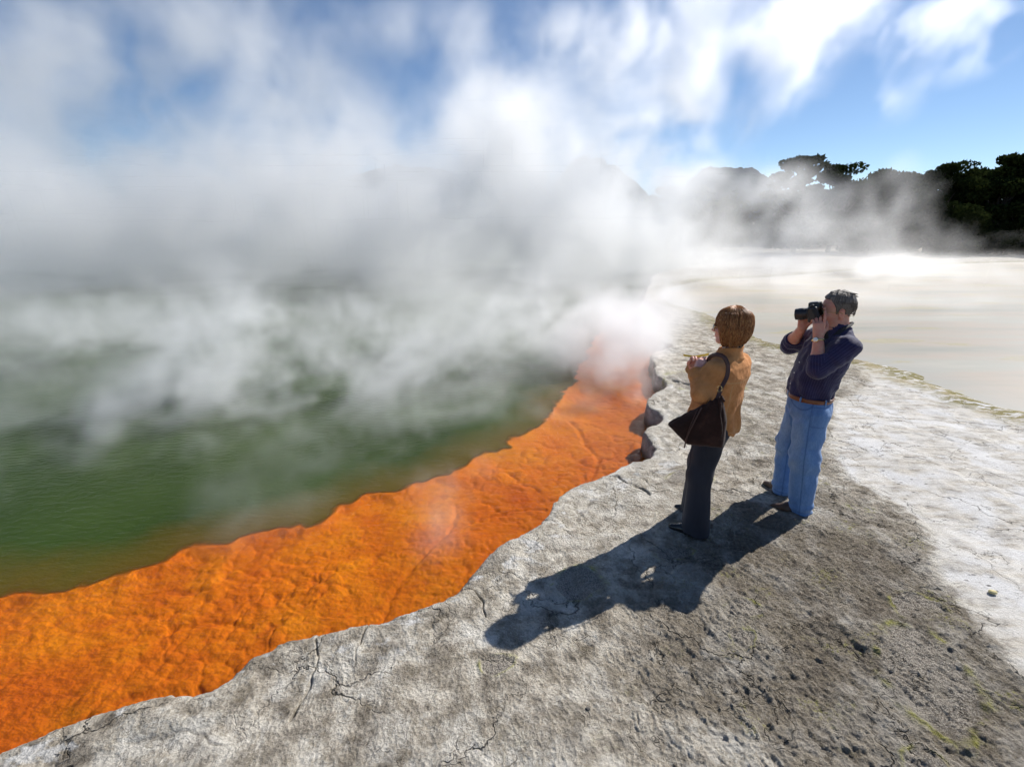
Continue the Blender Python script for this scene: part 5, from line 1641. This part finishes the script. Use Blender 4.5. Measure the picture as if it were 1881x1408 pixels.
#PUFFS#
FAR_PUFFS = [(-1.02, 28.0, 7.69, 1.71, 4.38, 2.33, 1.4), (-0.44, 27.0, 5.33, 2.7, 5.0, 2.4, 1.5), (0.53, 25.0, 2.59, 3.33, 5.0, 2.22, 1.1), (3.2, 24.0, 1.31, 2.93, 5.0, 1.6, 0.9), (-2.6, 26.0, 2.07, 3.18, 6.25, 2.31, 1.0), (5.65, 29.0, 3.57, 2.26, 5.0, 2.58, 0.8), (6.97, 26.0, 0.97, 2.6, 5.0, 1.44, 1.2), (2.36, 28.0, 5.45, 1.56, 5.0, 2.18, 0.7), (6.68, 31.0, 12.48, 3.79, 5.0, 2.07, 0.44), (12.13, 32.0, 13.6, 3.56, 3.75, 1.78, 0.5), (9.44, 30.0, 9.31, 1.67, 3.75, 2.67, 0.38), (7.95, 29.0, 5.86, 2.26, 5.0, 2.9, 0.75), (4.88, 30.0, 9.04, 1.67, 3.75, 2.33, 0.3), (16.43, 33.0, 13.56, 3.3, 3.75, 1.65, 0.42), (21.75, 34.0, 13.2, 3.02, 3.75, 1.7, 0.36), (26.02, 35.0, 14.11, 2.72, 3.75, 1.75, 0.34), (30.5, 36.0, 12.64, 2.0, 3.75, 1.2, 0.36), (18.18, 34.0, 10.88, 1.7, 3.75, 2.27, 0.38), (21.65, 34.0, 15.01, 4.91, 3.75, 1.13, 0.36), (30.01, 36.0, 15.34, 3.2, 3.75, 1.2, 0.4), (14.98, 33.0, 8.55, 1.1, 2.5, 2.2, 0.3), (24.96, 35.0, 10.21, 1.56, 2.5, 2.33, 0.3), (-19.56, 22.0, 7.77, 2.44, 6.25, 4.16, 0.36), (-19.9, 22.0, 2.98, 4.16, 7.5, 2.69, 0.42), (-19.76, 22.0, 9.82, 2.2, 5.0, 2.2, 0.28), (-17.04, 23.0, 8.62, 1.53, 5.0, 2.81, 0.28), (-16.86, 24.0, 2.57, 4.27, 7.5, 1.87, 0.5), (-17.96, 24.0, 5.43, 2.13, 5.0, 1.6, 0.3), (-13.0, 26.0, 3.41, 3.47, 6.25, 2.02, 0.6), (-10.27, 28.0, 6.52, 2.49, 5.0, 2.18, 0.42), (-8.46, 27.0, 4.01, 3.6, 6.25, 2.4, 0.8), (-5.27, 27.0, 3.74, 3.0, 6.25, 2.7, 0.85), (-14.04, 28.0, 11.47, 3.11, 5.0, 2.49, 0.36), (-15.44, 26.0, 11.44, 2.02, 5.0, 1.73, 0.28), (-11.22, 28.0, 10.05, 2.49, 5.0, 2.8, 0.36), (-6.48, 30.0, 12.39, 2.67, 3.75, 1.33, 0.28), (-2.37, 30.0, 12.14, 2.0, 3.75, 1.5, 0.3), (1.83, 31.0, 11.7, 2.41, 3.75, 2.07, 0.36), (-15.78, 27.0, 6.62, 1.5, 5.0, 1.8, 0.2), (-6.76, 14.0, 0.39, 2.49, 3.75, 0.62, 0.4), (-3.1, 15.0, 0.44, 2.0, 3.75, 0.67, 0.4), (-11.06, 14.0, 0.55, 2.33, 3.75, 0.62, 0.3), (12.88, 24.0, 2.57, 1.2, 3.75, 1.6, 0.7), (12.65, 25.0, 3.86, 0.97, 2.5, 1.25, 0.36), (10.43, 23.0, 0.09, 2.04, 3.75, 0.61, 0.6), (11.04, 14.5, 0.08, 1.93, 3.12, 0.32, 0.3), (12.66, 13.0, 0.06, 1.59, 2.5, 0.29, 0.26), (8.29, 15.0, 0.1, 1.5, 2.5, 0.3, 0.26), (16.39, 19.0, 0.43, 3.38, 3.75, 0.34, 0.4), (18.59, 18.0, 0.52, 1.8, 3.75, 0.32, 0.34), (14.88, 24.0, 1.82, 1.33, 3.12, 1.2, 0.6), (13.63, 26.0, 4.45, 1.44, 2.5, 1.01, 0.5), (19.67, 26.0, 3.67, 0.75, 2.5, 1.73, 0.48), (17.8, 24.0, 1.82, 1.33, 3.12, 1.2, 0.5), (16.8, 26.0, 3.93, 1.16, 2.5, 0.87, 0.34), (8.73, 26.0, 3.41, 1.44, 3.75, 2.02, 0.75), (9.01, 28.0, 7.05, 1.09, 3.75, 2.49, 0.4), (19.87, 22.0, 1.37, 1.22, 3.75, 0.86, 0.34), (22.25, 22.0, 1.61, 0.98, 3.75, 0.86, 0.3), (18.87, 22.0, 0.54, 3.18, 3.75, 0.29, 0.3), (22.62, 24.0, 2.57, 1.07, 2.5, 1.07, 0.22), (13.93, 22.0, 0.41, 3.18, 3.75, 0.59, 0.8)]
NEAR_PUFFS = [(-4.33, 6.8, 0.69, 0.6, 1.2, 0.68, 0.26), (-4.17, 6.0, 0.19, 0.4, 0.9, 0.47, 0.24), (-3.33, 4.88, -0.04, 0.27, 0.7, 0.38, 0.22), (-2.46, 3.67, -0.04, 0.24, 0.5, 0.2, 0.12), (-3.56, 8.0, 0.64, 0.89, 1.5, 0.44, 0.22), (-2.34, 6.2, 0.13, 0.41, 0.8, 0.41, 0.2), (-0.42, 3.53, -0.04, 0.33, 0.4, 0.16, 0.75), (-0.54, 3.02, -0.04, 0.17, 0.3, 0.15, 0.3), (1.63, 8.6, 0.02, 0.76, 1.2, 0.57, 0.45), (1.58, 6.48, -0.04, 0.43, 0.6, 0.5, 0.42), (-0.48, 6.6, 0.09, 0.59, 1.0, 0.37, 0.2), (-1.05, 5.21, -0.04, 0.41, 0.7, 0.29, 0.16), (0.69, 10.0, 0.52, 1.33, 2.0, 0.56, 0.4), (2.06, 8.0, 0.5, 0.53, 1.0, 0.36, 0.7), (-2.09, 8.0, 0.26, 0.8, 1.5, 0.44, 0.22), (-6.39, 7.0, 0.23, 0.7, 1.0, 0.31, 0.14), (-7.78, 7.5, 0.55, 0.67, 1.2, 0.42, 0.16), (-1.97, 3.02, -0.04, 0.23, 0.4, 0.1, 0.12), (1.02, 7.03, -0.04, 0.47, 0.8, 0.47, 0.2), (2.77, 10.0, 0.58, 0.78, 1.2, 0.5, 0.9), (3.47, 12.0, 1.03, 0.8, 1.5, 0.53, 0.8), (0.2, 3.87, -0.04, 0.26, 0.5, 0.22, 0.1), (0.74, 4.88, -0.04, 0.33, 0.5, 0.33, 0.22), (-1.76, 3.49, -0.04, 0.31, 0.5, 0.12, 0.1)]
#END#


def detail(n, size, cell, octv, seed, warp, vox, gain=0.6, shear=0.0, zs=0.8):
    s = vol_fbm(n, size, cell, octv, seed, gain)
    w = [vol_fbm(n, size, cell * 0.8, 3, seed + 100 + k, 0.5) for k in range(3)]
    ii = np.meshgrid(*[np.arange(q, dtype=np.float32) for q in n], indexing='ij', sparse=True)
    return gather(s, ii[0] + w[0] * warp / vox - shear * ii[2], ii[1] + w[1] * warp / vox, ii[2] * zs + w[2] * warp * 0.7 / vox)


def far_field(X, Y, Z, n, size):
    s = detail(n, size, 4.5, 5, 11, 1.3, size[0] / n[0], 0.72, 0.30, 0.55)
    s2 = np.abs(detail(n, size, 3.0, 4, 57, 1.2, size[0] / n[0], 0.6, 0.6))
    h = np.maximum(Z - WATER_Z, 0)
    over_pool = 1 - sstep(-2, 5, X - 2.2 - 0.22 * Y)
    layer = 0.85 * sstep(9, 20, Y) * over_pool * np.exp(-h / (1.0 + 0.10 * Y))
    bank = (0.95 - .50 * sstep(13, 24, X)) * (1 - over_pool) * (.34 * sstep(8, 14, Y) + .66 * sstep(15.0, 27, Y)) * np.exp(-h / (0.9 - .35 * sstep(12, 20, X)))
    E = layer + bank + puffs(FAR_PUFFS, X, Y, Z)
    low = np.exp(-h / 2.5)
    d = np.maximum(0, E * (1.15 + 2.3 * s * (1 - .45 * low) - 0.9 * (s2 - .6)) - 0.30 * (1 - .6 * low))
    edge = sstep(6.5, 11.0, Y) * sstep(50, 43, Y) * sstep(-37, -33, X) * sstep(39, 35, X) * sstep(18, 15.5, Z)
    return d * edge


def near_field(X, Y, Z, n, size):
    s = 0.75 * detail(n, size, 0.9, 5, 31, 0.42, size[0] / n[0], 0.72, 0.5, 0.5) + 0.55 * detail(n, size, 2.4, 4, 47, 0.6, size[0] / n[0], 0.6, 0.4, 0.6)
    big = vol_fbm(n, size, 3.0, 2, 36, 0.5)
    h = np.maximum(Z - WATER_Z, 0)
    off = sstep(0.6, 3.5, Y - 2.0 - 0.65 * X) * (1 - sstep(1.6, 3.4, X - 0.0 * Y))
    layer = off * np.minimum(0.19, 0.018 * Y) * np.exp(-h / (0.5 + 0.07 * Y))
    E = layer * np.maximum(0.2, 1 + 0.9 * big) + puffs(NEAR_PUFFS, X, Y, Z)
    d = np.maximum(0, E * (0.95 + 2.3 * s) - 0.06)
    edge = (1 - sstep(7.0, 11.5, Y)) * sstep(1.6, 2.4, Y) * sstep(-13, -11.5, X) * (1 - sstep(4.2, 5, X)) * sstep(3.6, 2.8, Z)
    return d * edge


steam_m = steam_mat('steam', 0.19, 0.6)
st = steam_volume('steam', (-38, 6.2, -0.2), (40, 51, 18.5), 0.25, far_field, steam_m, 1)
tag(st, 'white steam billowing up off the far side of the hot pool', 'steam', kind='stuff')
st2 = steam_volume('steam', (-13, 1.6, -0.2), (5, 11.5, 3.6), 0.075, near_field, steam_mat('steam_wisps', 1.5, 0.25), 1)
tag(st2, 'thin wisps of steam drifting over the green water and orange shelf', 'steam', kind='stuff')
